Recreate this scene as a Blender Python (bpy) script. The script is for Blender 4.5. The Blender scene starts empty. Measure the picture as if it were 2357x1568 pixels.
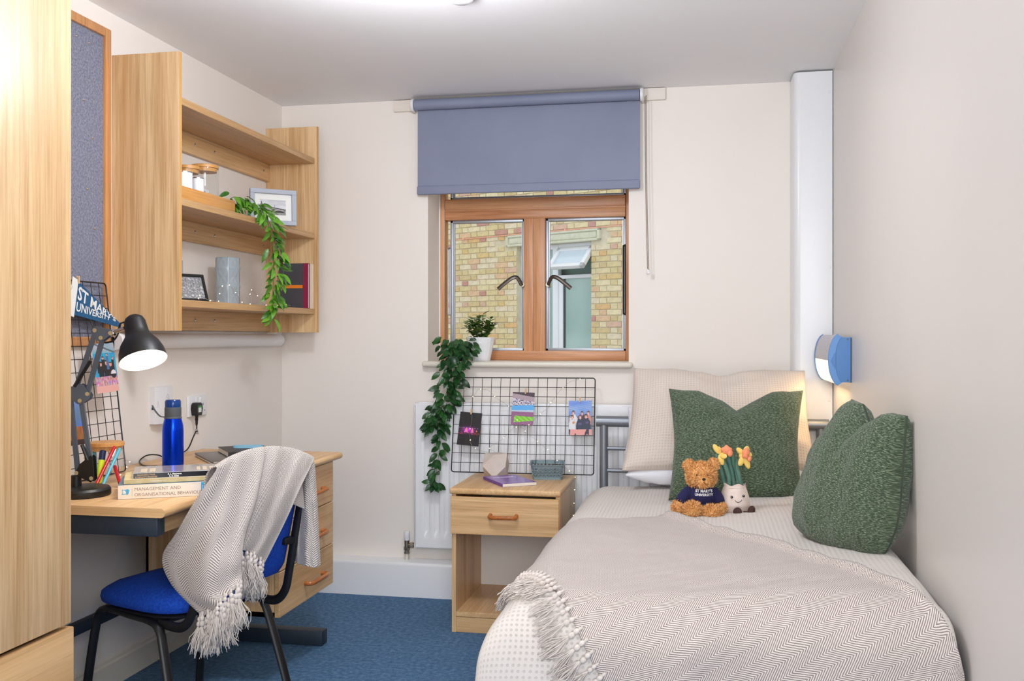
import bpy, bmesh, math, random
from mathutils import Vector, Matrix, noise
from math import sin, cos, pi, radians as R_

random.seed(7)
S = bpy.context.scene
COL = S.collection
# ------------------------------------------------------------------ camera
cam_d = bpy.data.cameras.new('camera'); cam = bpy.data.objects.new('camera', cam_d); COL.objects.link(cam)
cam.location = (0, 0, 1.245); cam.rotation_euler = (pi/2, 0, math.atan(440.5/2246.0))
cam_d.sensor_width = 36.0; cam_d.lens = 2246.0/2357.0*36.0
cam_d.shift_y = -8.5/2357.0; cam_d.clip_start = 0.05; cam_d.clip_end = 100
S.camera = cam
# ------------------------------------------------------------------ world: even overcast sky
w = bpy.data.worlds.new('sky'); S.world = w; w.use_nodes = True
bg = w.node_tree.nodes['Background']; bg.inputs[0].default_value = (0.93, 0.97, 1.0, 1); bg.inputs[1].default_value = 1.15
S.view_settings.view_transform = 'Standard'; S.view_settings.look = 'None'
S.view_settings.exposure = 0.05; S.view_settings.gamma = 1.0; S.view_settings.use_curve_mapping = False
# ------------------------------------------------------------------ large lights
def area(name, loc, target, sx, sy, power, col):
    l = bpy.data.lights.new(name, 'AREA'); l.shape = 'RECTANGLE'; l.size = sx; l.size_y = sy
    l.energy = power; l.color = col
    o = bpy.data.objects.new(name, l); COL.objects.link(o); o.location = loc
    o.rotation_euler = (Vector(target)-Vector(loc)).to_track_quat('-Z', 'Y').to_euler()
    return o
area('side_fill', (0.30, -0.2, 1.75), (-2.07, 3.6, 1.3), 0.7, 0.9, 32, (0.945, 0.985, 1.04))  # added fill that brightens the left wall, shelves and desk
area('low_fill', (-0.75, 0.0, 0.55), (-0.80, 2.6, 2.40), 1.2, 0.6, 6, (0.945, 0.985, 1.04))  # added low fill, aimed up to lift the ceiling
area('rear_fill', (-0.20, -2.4, 1.30), (-0.9, 4.0, 1.35), 1.4, 2.0, 42, (0.945, 0.985, 1.04))  # added broad fill from behind the camera
_l = bpy.data.lights.new('overhead_fill', 'POINT'); _l.energy = 31; _l.color = (0.95, 0.985, 1.04); _l.shadow_soft_size = .09
_o = bpy.data.objects.new('overhead_fill', _l); COL.objects.link(_o); _o.location = (-0.86, 2.70, 2.185)  # added overhead fill out of view, no lamp fixture hangs here
# ------------------------------------------------------------------ mesh helpers
class MB:
    def __init__(s): s.v = []; s.f = []; s.uv = []; s.m = []; s.cur = 0
    def add(s, v, f, uv=None):
        n = len(s.v); s.v += [tuple(p) for p in v]; s.f += [tuple(i+n for i in q) for q in f]
        s.uv += (uv if uv else [(0, 0)]*len(v)); s.m += [s.cur]*len(f); return s
    def box(s, a, b):
        x0, y0, z0 = a; x1, y1, z1 = b
        if x0 > x1: x0, x1 = x1, x0
        if y0 > y1: y0, y1 = y1, y0
        if z0 > z1: z0, z1 = z1, z0
        return s.add([(x0,y0,z0),(x1,y0,z0),(x1,y1,z0),(x0,y1,z0),(x0,y0,z1),(x1,y0,z1),(x1,y1,z1),(x0,y1,z1)],
              [(0,3,2,1),(4,5,6,7),(0,1,5,4),(1,2,6,5),(2,3,7,6),(3,0,4,7)])
    def rbox(s, a, b, r=.003, seg=2, M=None):
        bm = bmesh.new(); bmesh.ops.create_cube(bm, size=1)
        c = [(p+q)/2 for p, q in zip(a, b)]; d = [abs(q-p) for p, q in zip(a, b)]
        for v in bm.verts: v.co = Vector((v.co.x*d[0], v.co.y*d[1], v.co.z*d[2]))
        bmesh.ops.bevel(bm, geom=bm.edges[:], offset=min(r, min(d)*.49), segments=seg, affect='EDGES', profile=.5)
        T = Matrix.Translation(c) if M is None else M @ Matrix.Translation(c)
        bm.verts.index_update()
        s.add([T @ v.co for v in bm.verts], [[v.index for v in f.verts] for f in bm.faces]); bm.free(); return s
    def tube(s, pts, r, n=8, cap=True, flat=1.0, up=None):
        P = [Vector(p) for p in pts]; k = len(P); rr = r if isinstance(r, (list, tuple)) else [r]*k
        T = [(P[min(i+1, k-1)]-P[max(i-1, 0)]).normalized() for i in range(k)]
        u = Vector(up) if up else (Vector((0,0,1)) if abs(T[0].z) < .9 else Vector((1,0,0)))
        V = []; F = []
        for i in range(k):
            u = (u - T[i]*u.dot(T[i]))
            u = u.normalized() if u.length > 1e-6 else T[i].orthogonal().normalized()
            w_ = T[i].cross(u)
            for j in range(n):
                a = 2*pi*j/n; V.append(P[i]+u*cos(a)*rr[i]+w_*sin(a)*rr[i]*flat)
        for i in range(k-1):
            for j in range(n): F.append((i*n+j, i*n+(j+1) % n, (i+1)*n+(j+1) % n, (i+1)*n+j))
        if cap: F.append(tuple(range(n))[::-1]); F.append(tuple((k-1)*n+j for j in range(n)))
        return s.add(V, F)
    def lathe(s, prof, n=24, M=None, c=(0,0,0), capb=True, capt=True):
        V = []; F = []; M = M or Matrix.Translation(c); k = len(prof)
        for r, z in prof:
            for j in range(n): a = 2*pi*j/n; V.append(M @ Vector((r*cos(a), r*sin(a), z)))
        for i in range(k-1):
            for j in range(n): F.append((i*n+j, i*n+(j+1) % n, (i+1)*n+(j+1) % n, (i+1)*n+j))
        if capb: F.append(tuple(range(n))[::-1])
        if capt: F.append(tuple((k-1)*n+j for j in range(n)))
        return s.add(V, F)
    def ell(s, c, rad, M=None, nu=20, nv=12, disp=None):
        V = []; F = []
        T = Matrix.Translation(c) @ (M or Matrix.Identity(4))
        for i in range(nv+1):
            t = pi*i/nv
            for j in range(nu):
                a = 2*pi*j/nu; p = Vector((sin(t)*cos(a), sin(t)*sin(a), cos(t)))
                k = 1 + (disp(p) if disp else 0)
                V.append(T @ Vector((p.x*rad[0]*k, p.y*rad[1]*k, p.z*rad[2]*k)))
        for i in range(nv):
            for j in range(nu): F.append((i*nu+j, (i+1)*nu+j, (i+1)*nu+(j+1) % nu, i*nu+(j+1) % nu))
        return s.add(V, F)
    def prism(s, poly, h, M=None):            # polygon in xy, extruded along +z by h, then M
        M = M or Matrix.Identity(4); n = len(poly)
        V = [M @ Vector((x, y, 0)) for x, y in poly]+[M @ Vector((x, y, h)) for x, y in poly]
        F = [tuple(range(n))[::-1], tuple(range(n, 2*n))]+[(i, (i+1) % n, n+(i+1) % n, n+i) for i in range(n)]
        return s.add(V, F)
    def grid(s, nu, nv, fn, uvf=None):
        V = []; U = []; F = []
        for j in range(nv+1):
            for i in range(nu+1):
                a, b = i/nu, j/nv; V.append(fn(a, b)); U.append(uvf(a, b) if uvf else (a, b))
        for j in range(nv):
            for i in range(nu): k = j*(nu+1)+i; F.append((k, k+1, k+nu+2, k+nu+1))
        return s.add(V, F, U)
    def xf(s, M): s.v = [tuple(M @ Vector(p)) for p in s.v]; return s
ORG = {}
def mesh(name, mb, mats, smooth=35):
    me = bpy.data.meshes.new(name); me.from_pydata(mb.v, [], mb.f)
    for m in (mats if isinstance(mats, (list, tuple)) else [mats]): me.materials.append(m)
    if any(mb.m):
        for p, i in zip(me.polygons, mb.m): p.material_index = i
    if any(u != (0, 0) for u in mb.uv):
        l = me.uv_layers.new(name='UVMap')
        for lp in me.loops: l.data[lp.index].uv = mb.uv[lp.vertex_index]
    if smooth:
        me.shade_smooth()
        if smooth < 180: me.set_sharp_from_angle(angle=R_(smooth))
    me.update(); return me
def obj(name, me, parent=None):
    o = bpy.data.objects.new(name, me); COL.objects.link(o)
    if parent is not None: o.parent = parent
    return o
def part(name, mb, mats, parent=None, smooth=35, label=None, kind=None):
    off = ORG.get(parent.name) if parent is not None else None
    if off is not None: mb.v = [(x-off[0], y-off[1], z-off[2]) for x, y, z in mb.v]
    o = obj(name, mesh(name, mb, mats, smooth), parent)
    if off is not None: ORG[o.name] = off
    if label: o['label'] = label
    if kind: o['kind'] = kind
    return o
def tag(o, label, cat, group=None):
    o['label'] = label; o['category'] = cat
    if group: o['group'] = group
    return o
def thing(name, label, cat, loc, group=None):
    o = bpy.data.objects.new(name, None); COL.objects.link(o); o.location = loc; o.empty_display_size = .05
    ORG[o.name] = Vector(loc); return tag(o, label, cat, group)
def single(name, mb, mats, label, cat, group=None, smooth=35):     # one-mesh thing, origin at its base centre
    xs = [p[0] for p in mb.v]; ys = [p[1] for p in mb.v]; zs = [p[2] for p in mb.v]
    c = Vector(((min(xs)+max(xs))/2, (min(ys)+max(ys))/2, min(zs)))
    mb.v = [(x-c.x, y-c.y, z-c.z) for x, y, z in mb.v]
    o = obj(name, mesh(name, mb, mats, smooth)); o.location = c; ORG[o.name] = c
    return tag(o, label, cat, group)
def struct(name, mb, mats, parent=None, smooth=35, loc=None):
    o = part(name, mb, mats, parent, smooth)
    if parent is None: o['kind'] = 'structure'
    return o
def frame(o, x, y, z=None):                                         # matrix from axes and origin
    x = Vector(x).normalized(); y = Vector(y); y = (y-x*y.dot(x)).normalized(); z = x.cross(y)
    return Matrix(((x.x,y.x,z.x,o[0]),(x.y,y.y,z.y,o[1]),(x.z,y.z,z.z,o[2]),(0,0,0,1)))
def spline(pts, n):
    P = [Vector(p) for p in pts]; k = len(P); out = []
    for i in range(n+1):
        t = i/n*(k-1); j = min(int(t), k-2); u = t-j
        a, b, c, d = P[max(j-1, 0)], P[j], P[j+1], P[min(j+2, k-1)]
        out.append(.5*((2*b)+(c-a)*u+(2*a-5*b+4*c-d)*u*u+(3*b-a-3*c+d)*u**3))
    return out
def sm(a, b, x): t = min(1, max(0, (x-a)/(b-a))); return t*t*(3-2*t)
def nz(x, y, z=0): return noise.noise(Vector((x, y, z)))
def text_mb(txt, size, M, depth=.0006, bold=0.0, align='LEFT', sx=1.0, spacing=1.0, shear=0.0):
    c = bpy.data.curves.new('lettering_curve', 'FONT'); c.body = txt; c.size = size; c.extrude = depth/2; c.offset = bold
    c.align_x = align; c.space_character = spacing; c.resolution_u = 2; c.shear = shear
    o = bpy.data.objects.new('lettering_tmp', c); COL.objects.link(o)
    bpy.context.view_layer.update()
    me = bpy.data.meshes.new_from_object(o.evaluated_get(bpy.context.evaluated_depsgraph_get()))
    mb = MB(); mb.add([M @ Vector((v.co.x*sx, v.co.y, v.co.z)) for v in me.vertices], [tuple(p.vertices) for p in me.polygons])
    bpy.data.objects.remove(o); bpy.data.curves.remove(c); bpy.data.meshes.remove(me); return mb
# ------------------------------------------------------------------ materials
def srgb(r, g, b):
    f = lambda c: c/12.92 if c <= .04045 else ((c+.055)/1.055)**2.4
    return (f(r/255), f(g/255), f(b/255), 1)
class NT:
    def __init__(s, name):
        s.mat = bpy.data.materials.new(name); s.mat.use_nodes = True; s.t = s.mat.node_tree
        s.b = s.t.nodes['Principled BSDF']; s.out = s.t.nodes['Material Output']
    def n(s, typ, **kw):
        n = s.t.nodes.new(typ)
        for k, v in kw.items():
            if k[0] == 'i' and k[1:].isdigit(): n.inputs[int(k[1:])].default_value = v
            else: setattr(n, k, v)
        return n
    def l(s, a, b): s.t.links.new(a, b)
    def math(s, op, a, b=None, c=None):
        n = s.t.nodes.new('ShaderNodeMath'); n.operation = op
        for i, q in enumerate((a, b, c)):
            if q is None: continue
            if isinstance(q, (int, float)): n.inputs[i].default_value = q
            else: s.l(q, n.inputs[i])
        return n.outputs[0]
    def ramp(s, fac, stops):
        n = s.t.nodes.new('ShaderNodeValToRGB'); e = n.color_ramp.elements
        while len(e) < len(stops): e.new(.5)
        for q, (p, c) in zip(e, stops): q.position = p; q.color = c
        s.l(fac, n.inputs[0]); return n.outputs[0]
    def mix(s, f, a, b, mode='MIX'):
        n = s.t.nodes.new('ShaderNodeMix'); n.data_type = 'RGBA'; n.blend_type = mode
        for sock, q in ((n.inputs[0], f), (n.inputs[6], a), (n.inputs[7], b)):
            if isinstance(q, (int, float, tuple)): sock.default_value = q
            else: s.l(q, sock)
        return n.outputs[2]
    def coord(s, scale=(1,1,1), kind='Object', rot=(0,0,0)):
        c = s.n('ShaderNodeTexCoord'); m = s.n('ShaderNodeMapping'); m.inputs['Scale'].default_value = scale
        m.inputs['Rotation'].default_value = rot; s.l(c.outputs[kind], m.inputs[0]); return m.outputs[0]
    def noise(s, vec, scale, detail=3, rough=.5, dist=0.0):
        n = s.n('ShaderNodeTexNoise'); n.inputs['Scale'].default_value = scale; n.inputs['Detail'].default_value = detail
        n.inputs['Roughness'].default_value = rough; n.inputs['Distortion'].default_value = dist
        if vec is not None: s.l(vec, n.inputs['Vector'])
        return n.outputs['Fac']
    def bump(s, h, strength=.2, dist=.002):
        n = s.n('ShaderNodeBump'); n.inputs['Strength'].default_value = strength; n.inputs['Distance'].default_value = dist
        s.l(h, n.inputs['Height']); s.l(n.outputs[0], s.b.inputs['Normal'])
    def col(s, c):
        if isinstance(c, tuple): s.b.inputs['Base Color'].default_value = c
        else: s.l(c, s.b.inputs['Base Color'])
    def set(s, **kw):
        for k, v in kw.items(): s.b.inputs[k.replace('_', ' ')].default_value = v
        return s
def plain(name, c, rough=.5, metal=0.0, **kw):
    t = NT(name); t.col(c); t.set(Roughness=rough, Metallic=metal)
    for k, v in kw.items(): t.b.inputs[k.replace('_', ' ')].default_value = v
    return t.mat
def varied(name, c1, c2, scale=8, rough=.6, bump=0.0, bscale=200, bdist=.001, metal=0.0, detail=4):
    t = NT(name); v = t.coord(); f = t.noise(v, scale, detail)
    t.col(t.ramp(f, [(.3, c1), (.7, c2)])); t.set(Roughness=rough, Metallic=metal)
    if bump: t.bump(t.noise(v, bscale, 2), bump, bdist)
    return t.mat
def wood(name, lo, hi, axis, rough=.38, freq=1.0, contrast=1.0, streak=None):
    t = NT(name); sc = [13*freq]*3; sc[axis] = .75*freq
    v = t.coord(tuple(sc)); f = t.noise(v, 1.0, 5, .55, .9)
    s2 = [150*freq]*3; s2[axis] = 4*freq
    g = t.noise(t.coord(tuple(s2)), 1.0, 3, .6)
    s3 = [42*freq]*3; s3[axis] = 1.3*freq
    h = t.noise(t.coord(tuple(s3)), 1.0, 4, .55, .5)
    a = t.math('MULTIPLY_ADD', h, .45, t.math('MULTIPLY', f, .55))
    base = t.ramp(a, [(.5-.17/contrast, lo), (.5+.15/contrast, hi)])
    fine = t.ramp(g, [(.34, (.72, .66, .58, 1)), (.54, (1, 1, 1, 1))])
    c = t.mix(.62, base, fine, 'MULTIPLY')
    t.col(c); t.set(Roughness=rough); t.bump(g, .06, .0006); return t.mat
OAK_LO, OAK_HI = srgb(200, 154, 102), srgb(234, 197, 147)
oak_z = wood('oak_vertical', srgb(202, 157, 105), srgb(239, 205, 158), 2, contrast=1.2)
oak_y = wood('oak_along', OAK_LO, OAK_HI, 1)
oak_x = wood('oak_across', OAK_LO, OAK_HI, 0)
oak_edge = wood('oak_edging', srgb(196, 148, 88), srgb(216, 172, 112), 2, freq=1.4)
pine_x = wood('pine_across', srgb(190, 124, 80), srgb(226, 170, 124), 0, freq=1.1, contrast=1.2)
pine_z = wood('pine_upright', srgb(192, 126, 80), srgb(230, 174, 126), 2, freq=1.1, contrast=1.2)
pine_fr = wood('pine_board_frame', srgb(186, 124, 72), srgb(216, 158, 104), 2, freq=1.3)
bamboo = wood('bamboo', srgb(206, 142, 72), srgb(226, 170, 100), 1, freq=.8, contrast=.8)
handle_wood = wood('handle_wood', srgb(160, 88, 38), srgb(198, 122, 62), 1, freq=2, rough=.25)
pin_wood = plain('clothespin_wood', srgb(222, 184, 142), .6)
def paint(name, c, rough=.55, var=.03):
    t = NT(name); v = t.coord(); f = t.noise(v, 1.3, 4)
    lo = tuple(x*(1-var) for x in c[:3])+(1,); t.col(t.ramp(f, [(.35, lo), (.65, c)])); t.set(Roughness=rough)
    t.bump(t.noise(v, 260, 2), .05, .0006); return t
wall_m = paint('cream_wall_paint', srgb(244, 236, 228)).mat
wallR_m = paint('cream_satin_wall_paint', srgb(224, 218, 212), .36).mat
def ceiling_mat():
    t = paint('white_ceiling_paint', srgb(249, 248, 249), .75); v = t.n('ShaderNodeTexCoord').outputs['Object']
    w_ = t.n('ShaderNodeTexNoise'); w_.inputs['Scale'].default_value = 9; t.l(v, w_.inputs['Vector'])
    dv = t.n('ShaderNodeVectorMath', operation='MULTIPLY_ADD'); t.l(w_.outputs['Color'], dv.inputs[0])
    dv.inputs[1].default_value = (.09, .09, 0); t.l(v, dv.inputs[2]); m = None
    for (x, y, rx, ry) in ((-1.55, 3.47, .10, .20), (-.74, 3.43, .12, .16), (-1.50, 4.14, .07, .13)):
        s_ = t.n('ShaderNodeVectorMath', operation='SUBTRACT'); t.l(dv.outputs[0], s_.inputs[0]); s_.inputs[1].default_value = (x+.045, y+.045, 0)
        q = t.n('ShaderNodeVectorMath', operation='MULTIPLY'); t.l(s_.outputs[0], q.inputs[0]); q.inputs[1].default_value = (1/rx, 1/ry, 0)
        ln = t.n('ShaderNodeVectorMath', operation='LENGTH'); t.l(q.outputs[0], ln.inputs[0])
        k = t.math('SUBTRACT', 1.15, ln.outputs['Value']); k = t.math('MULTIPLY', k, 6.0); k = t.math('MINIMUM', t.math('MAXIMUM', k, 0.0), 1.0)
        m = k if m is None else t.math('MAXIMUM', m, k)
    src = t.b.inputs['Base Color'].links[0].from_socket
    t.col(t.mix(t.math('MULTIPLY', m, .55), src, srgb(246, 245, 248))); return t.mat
ceil_m = ceiling_mat()
gloss_white = plain('white_gloss_paint', srgb(242, 243, 245), .3)
cream_gloss = plain('cream_gloss_paint', srgb(228, 222, 208), .35)
rad_white = plain('radiator_enamel', srgb(243, 244, 246), .28)
white_pl = plain('white_plastic', srgb(236, 236, 238), .35)
white_pipe = plain('white_boxing_plastic', srgb(238, 239, 241), .3)
chrome = plain('chrome', srgb(200, 200, 205), .2, 1.0)
nickel = plain('aged_nickel', srgb(160, 152, 140), .35, 1.0)
alu = plain('grey_aluminium', srgb(172, 176, 184), .4, .6)
handle_met = plain('bronze_handle_metal', srgb(96, 88, 82), .35, .8)
black_met = plain('black_powder_coat', srgb(24, 24, 26), .42)
navy_met = plain('navy_powder_coat', srgb(30, 44, 58), .5)
lamp_grey = plain('slate_lamp_metal', srgb(92, 102, 116), .45, .2)
lamp_black = plain('satin_black_lamp', srgb(22, 22, 23), .42)
bed_met = plain('silver_bed_tube', srgb(138, 143, 150), .38, .55)
blue_fab = varied('blue_seat_fabric', srgb(4, 58, 166), srgb(16, 84, 204), 160, .9, .25, 900, .0006)
def carpet_mat():
    t = NT('blue_carpet'); v = t.coord(); f = t.noise(v, 320, 3, .7); g = t.noise(v, 55, 3); h = t.noise(v, 3, 2)
    c = t.ramp(t.math('MULTIPLY_ADD', g, .4, t.math('MULTIPLY', f, .6)), [(.34, srgb(46, 80, 118)), (.5, srgb(76, 116, 154)), (.66, srgb(120, 156, 186))])
    t.col(t.mix(.25, c, t.ramp(h, [(.3, (.7,.7,.7,1)), (.7, (1,1,1,1))]), 'MULTIPLY')); t.set(Roughness=.95); t.bump(f, .6, .004); return t.mat
carpet_m = carpet_mat()
blind_m = varied('grey_blue_blind_fabric', srgb(126, 132, 156), srgb(134, 140, 164), 3, .6, .1, 900, .0003)
pin_felt = varied('blue_grey_felt', srgb(102, 105, 124), srgb(142, 145, 162), 140, .95, .4, 500, .001)
def herring(name, light, dark, W=.0225, period=.0072, slope=1.3):
    t = NT(name); uv = t.n('ShaderNodeTexCoord').outputs['UV']; sp = t.n('ShaderNodeSeparateXYZ'); t.l(uv, sp.inputs[0])
    nn = t.noise(uv, 70, 2); x = t.math('MULTIPLY_ADD', nn, .003, sp.outputs[0])
    tri = t.math('PINGPONG', x, W); y = t.math('MULTIPLY_ADD', tri, slope, sp.outputs[1])
    y = t.math('MULTIPLY_ADD', t.noise(uv, 260, 2), .0012, y)
    s_ = t.math('SINE', t.math('MULTIPLY', y, 2*pi/period)); f = t.math('MULTIPLY_ADD', s_, .5, .5)
    th = t.noise(uv, 900, 2)
    f2 = t.math('MULTIPLY_ADD', t.math('SUBTRACT', th, .5), .5, f)
    t.col(t.ramp(f2, [(.30, dark), (.56, light)])); t.set(Roughness=.95); t.b.inputs['Sheen Weight'].default_value = .15
    t.bump(t.math('ADD', f, t.math('MULTIPLY', th, .5)), .5, .0016); return t.mat
throw_m = herring('herringbone_throw', srgb(226, 217, 210), srgb(142, 129, 125))
throw_bed_m = herring('herringbone_bed_throw', srgb(222, 212, 204), srgb(142, 129, 124), W=.028, period=.0074)
yarn_m = varied('cream_yarn', srgb(204, 194, 186), srgb(226, 217, 210), 60, .95)
def waffle(name, base, dot, p=.0135, r=.30, bump=.5):
    t = NT(name); uv = t.n('ShaderNodeTexCoord').outputs['UV']; sp = t.n('ShaderNodeSeparateXYZ'); t.l(uv, sp.inputs[0])
    def cell(s_):
        return t.math('SUBTRACT', t.math('FRACT', t.math('MULTIPLY', s_, 1/p)), .5)
    a = cell(sp.outputs[0]); b = cell(sp.outputs[1])
    d = t.math('SQRT', t.math('ADD', t.math('MULTIPLY', a, a), t.math('MULTIPLY', b, b)))
    k = t.math('MINIMUM', t.math('MAXIMUM', t.math('MULTIPLY', t.math('SUBTRACT', r, d), 9.0), 0.0), 1.0)
    fade = t.ramp(t.noise(uv, 5, 2), [(.35, (.35,.35,.35,1)), (.6, (1,1,1,1))])
    t.col(t.mix(t.math('MULTIPLY', k, fade), base, dot)); t.set(Roughness=.92); t.b.inputs['Sheen Weight'].default_value = .1
    t.bump(t.math('ADD', t.math('MULTIPLY', k, -1.0), t.math('MULTIPLY', t.noise(uv, 300, 2), .3)), bump, .0015); return t.mat
duvet_m = waffle('waffle_duvet_cotton', srgb(214, 206, 199), srgb(188, 182, 176))
pillow_m = waffle('waffle_pillow_cotton', srgb(219, 206, 195), srgb(204, 190, 178), p=.012, r=.32, bump=.6)
linen_m = varied('white_linen', srgb(232, 233, 240), srgb(242, 243, 248), 6, .85, .15, 30, .003)
def boucle():
    t = NT('green_boucle'); uv = t.coord((1, 1, 1), 'UV'); v2 = t.n('ShaderNodeMapping'); v2.inputs['Scale'].default_value = (120, 380, 1); v2.inputs['Rotation'].default_value = (0, 0, .5); t.l(uv, v2.inputs[0])
    f = t.noise(v2.outputs[0], 1.0, 2, .6, .4); g = t.noise(uv, 90, 3, .6)
    c = t.ramp(f, [(.36, srgb(40, 54, 38)), (.52, srgb(72, 90, 66)), (.64, srgb(150, 166, 138))])
    t.col(t.mix(.30, c, t.ramp(g, [(.35, srgb(42, 56, 40)), (.65, srgb(92, 110, 84))]))); t.set(Roughness=.98); t.b.inputs['Sheen Weight'].default_value = .2
    t.bump(t.math('ADD', f, g), .9, .003); return t.mat
green_m = boucle()
def glassy(name, tint=(1, 1, 1, 1), refl=.07, rough=.02):
    t = NT(name); t.t.nodes.remove(t.b)
    tr = t.n('ShaderNodeBsdfTransparent'); tr.inputs[0].default_value = tint
    gl = t.n('ShaderNodeBsdfGlossy'); gl.inputs['Roughness'].default_value = rough
    lw = t.n('ShaderNodeLayerWeight'); lw.inputs[0].default_value = .5; fz_ = t.math('MULTIPLY', t.math('POWER', lw.outputs['Facing'], 4.0), .5)
    m = t.n('ShaderNodeMixShader'); t.l(t.math('MINIMUM', t.math('ADD', fz_, refl), 1.0), m.inputs[0])
    t.l(tr.outputs[0], m.inputs[1]); t.l(gl.outputs[0], m.inputs[2]); t.l(m.outputs[0], t.out.inputs[0]); return t.mat
pane_m = glassy('window_glass', refl=.025)
jar_glass = glassy('jar_glass', (.97, .98, .98, 1), .05)
def emis(name, c, k):
    t = NT(name); t.b.inputs['Emission Color'].default_value = c; t.b.inputs['Emission Strength'].default_value = k; t.col(c); return t.mat
def attr_mat(name, rough=.35):
    t = NT(name); a = t.n('ShaderNodeVertexColor', layer_name='Col'); t.l(a.outputs[0], t.b.inputs['Base Color']); t.set(Roughness=rough); return t.mat
print_m = attr_mat('photo_print'); print_matte = attr_mat('matte_print', .7)
def print_mesh(name, wd, ht, nx, ny, fn, M, mat):      # flat print: colour per cell, fn(u,v) -> srgb 0..255
    me = bpy.data.meshes.new(name); V = []; F = []
    for j in range(ny+1):
        for i in range(nx+1): V.append(M @ Vector(((i/nx-.5)*wd, (j/ny)*ht, 0)))
    for j in range(ny):
        for i in range(nx): k = j*(nx+1)+i; F.append((k, k+1, k+nx+2, k+nx+1))
    me.from_pydata(V, [], F); me.materials.append(mat)
    ca = me.color_attributes.new('Col', 'FLOAT_COLOR', 'CORNER')
    for p in me.polygons:
        i, j = p.index % nx, p.index//nx; c = srgb(*[min(255, max(0, q)) for q in fn((i+.5)/nx, (j+.5)/ny)])
        for li in p.loop_indices: ca.data[li].color = c
    return me
XL, XR, YB, ZC = -2.072, 0.549, 4.577, 2.40
# ================================================================== ROOM SHELL
YR = -2.6
struct('floor', MB().box((XL-.1, YR-.1, -.08), (XR+.1, YB+.35, 0)), carpet_m)
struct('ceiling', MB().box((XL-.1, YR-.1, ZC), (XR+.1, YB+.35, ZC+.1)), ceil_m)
struct('wall_left', MB().box((XL-.1, YR-.1, 0), (XL, YB+.35, ZC)), wall_m)
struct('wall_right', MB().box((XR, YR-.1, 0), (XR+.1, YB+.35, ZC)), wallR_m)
struct('wall_rear', MB().box((XL, YR-.1, 0), (XR, YR, ZC)), wall_m)
WX0, WX1, WZ0, WZ1 = -1.314, -.342, 1.100, 2.262
mb = MB(); y0, y1 = YB, YB+.30
mb.box((XL, y0, 0), (WX0, y1, ZC)).box((WX1, y0, 0), (XR, y1, ZC)).box((WX0, y0, 0), (WX1, y1, WZ0)).box((WX0, y0, WZ1), (WX1, y1, ZC))
struct('wall_back', mb, wall_m, smooth=0)
# boxing at the foot of the back wall (pipe cover), rounded top edge
pr = [(YB, 0), (4.481, 0), (4.481, .148)]+[(4.493-.012*cos(a), .148+.016*sin(a)) for a in (.5, 1.0, pi/2)]+[(YB, .166)]
M = Matrix(((0,0,1,XL),(1,0,0,0),(0,1,0,0),(0,0,0,1)))
struct('baseboard_back', MB().prism(pr, XR-XL, M), gloss_white)
pr = [(0, 0), (.012, 0), (.012, .085), (.007, .092), (.007, .1), (0, .104)]
M = Matrix(((1,0,0,XL),(0,0,-1,4.481),(0,1,0,0),(0,0,0,1)))
struct('baseboard_left', MB().prism(pr, 4.481-YR, M), cream_gloss)
# vertical pipe casing in the right corner
pr = [(.385, YB), (.385, 4.420)]+[(.415-.030*cos(a), 4.420-.030*sin(a)) for a in (.4, .8, 1.2, pi/2)]+[(.546, 4.390), (.546, YB)]
o = struct('trim_1', MB().prism(pr, 2.226, Matrix.Translation((0, 0, .166))), white_pipe)
for z in (2.30, 1.545, .97):
    part('screw_cap', MB().lathe([(.006, 0), (.005, .0015), (0.0001, .002)], 12, frame((.533, 4.390, z), (1,0,0), (0,0,1))), white_pl, o)
# window reveal lining + sill
o = struct('trim_2', MB().rbox((WX0-.018, 4.525, 1.100), (WX1+.02, 4.60, 1.1275), .012, 4).box((WX0+.001, 4.59, 1.101), (WX1-.001, 4.80, 1.1275)), cream_gloss)
YF = 4.785
win = bpy.data.objects.new('window_1', None); COL.objects.link(win); win.location = (-.828, YF, 1.1275); win['kind'] = 'structure'; ORG[win.name] = Vector(win.location)
Z0, Z1 = 1.1275, 2.262
part('jamb', MB().rbox((WX0, YF, Z0), (-1.286, YF+.075, Z1), .003), pine_z, win)
part('jamb', MB().rbox((-.372, YF, Z0), (WX1, YF+.075, Z1), .003), pine_z, win)
part('sealant', MB().box((WX0, YF-.004, Z0), (WX0+.006, YF+.002, Z1)), white_pl, win)
part('bottom_rail', MB().rbox((-1.286, YF, Z0), (-.372, YF+.08, 1.176), .004), pine_x, win)
part('head_rail', MB().rbox((-1.286, YF, 2.20), (-.372, YF+.08, Z1), .004), pine_x, win)
part('transom', MB().rbox((-1.284, YF-.004, 1.886), (-.374, YF+.08, 1.940), .003).rbox((-1.284, YF-.004, 1.835), (-.374, YF+.08, 1.881), .003).box((-1.284, YF+.002, 1.88), (-.374, YF+.07, 1.887)), pine_x, win)
part('mullion', MB().rbox((-.879, YF, 1.172), (-.830, YF+.08, 1.838), .003).rbox((-.826, YF, 1.172), (-.772, YF+.08, 1.838), .003).box((-.831, YF+.006, 1.173), (-.825, YF+.07, 1.837)), pine_z, win)
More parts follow.
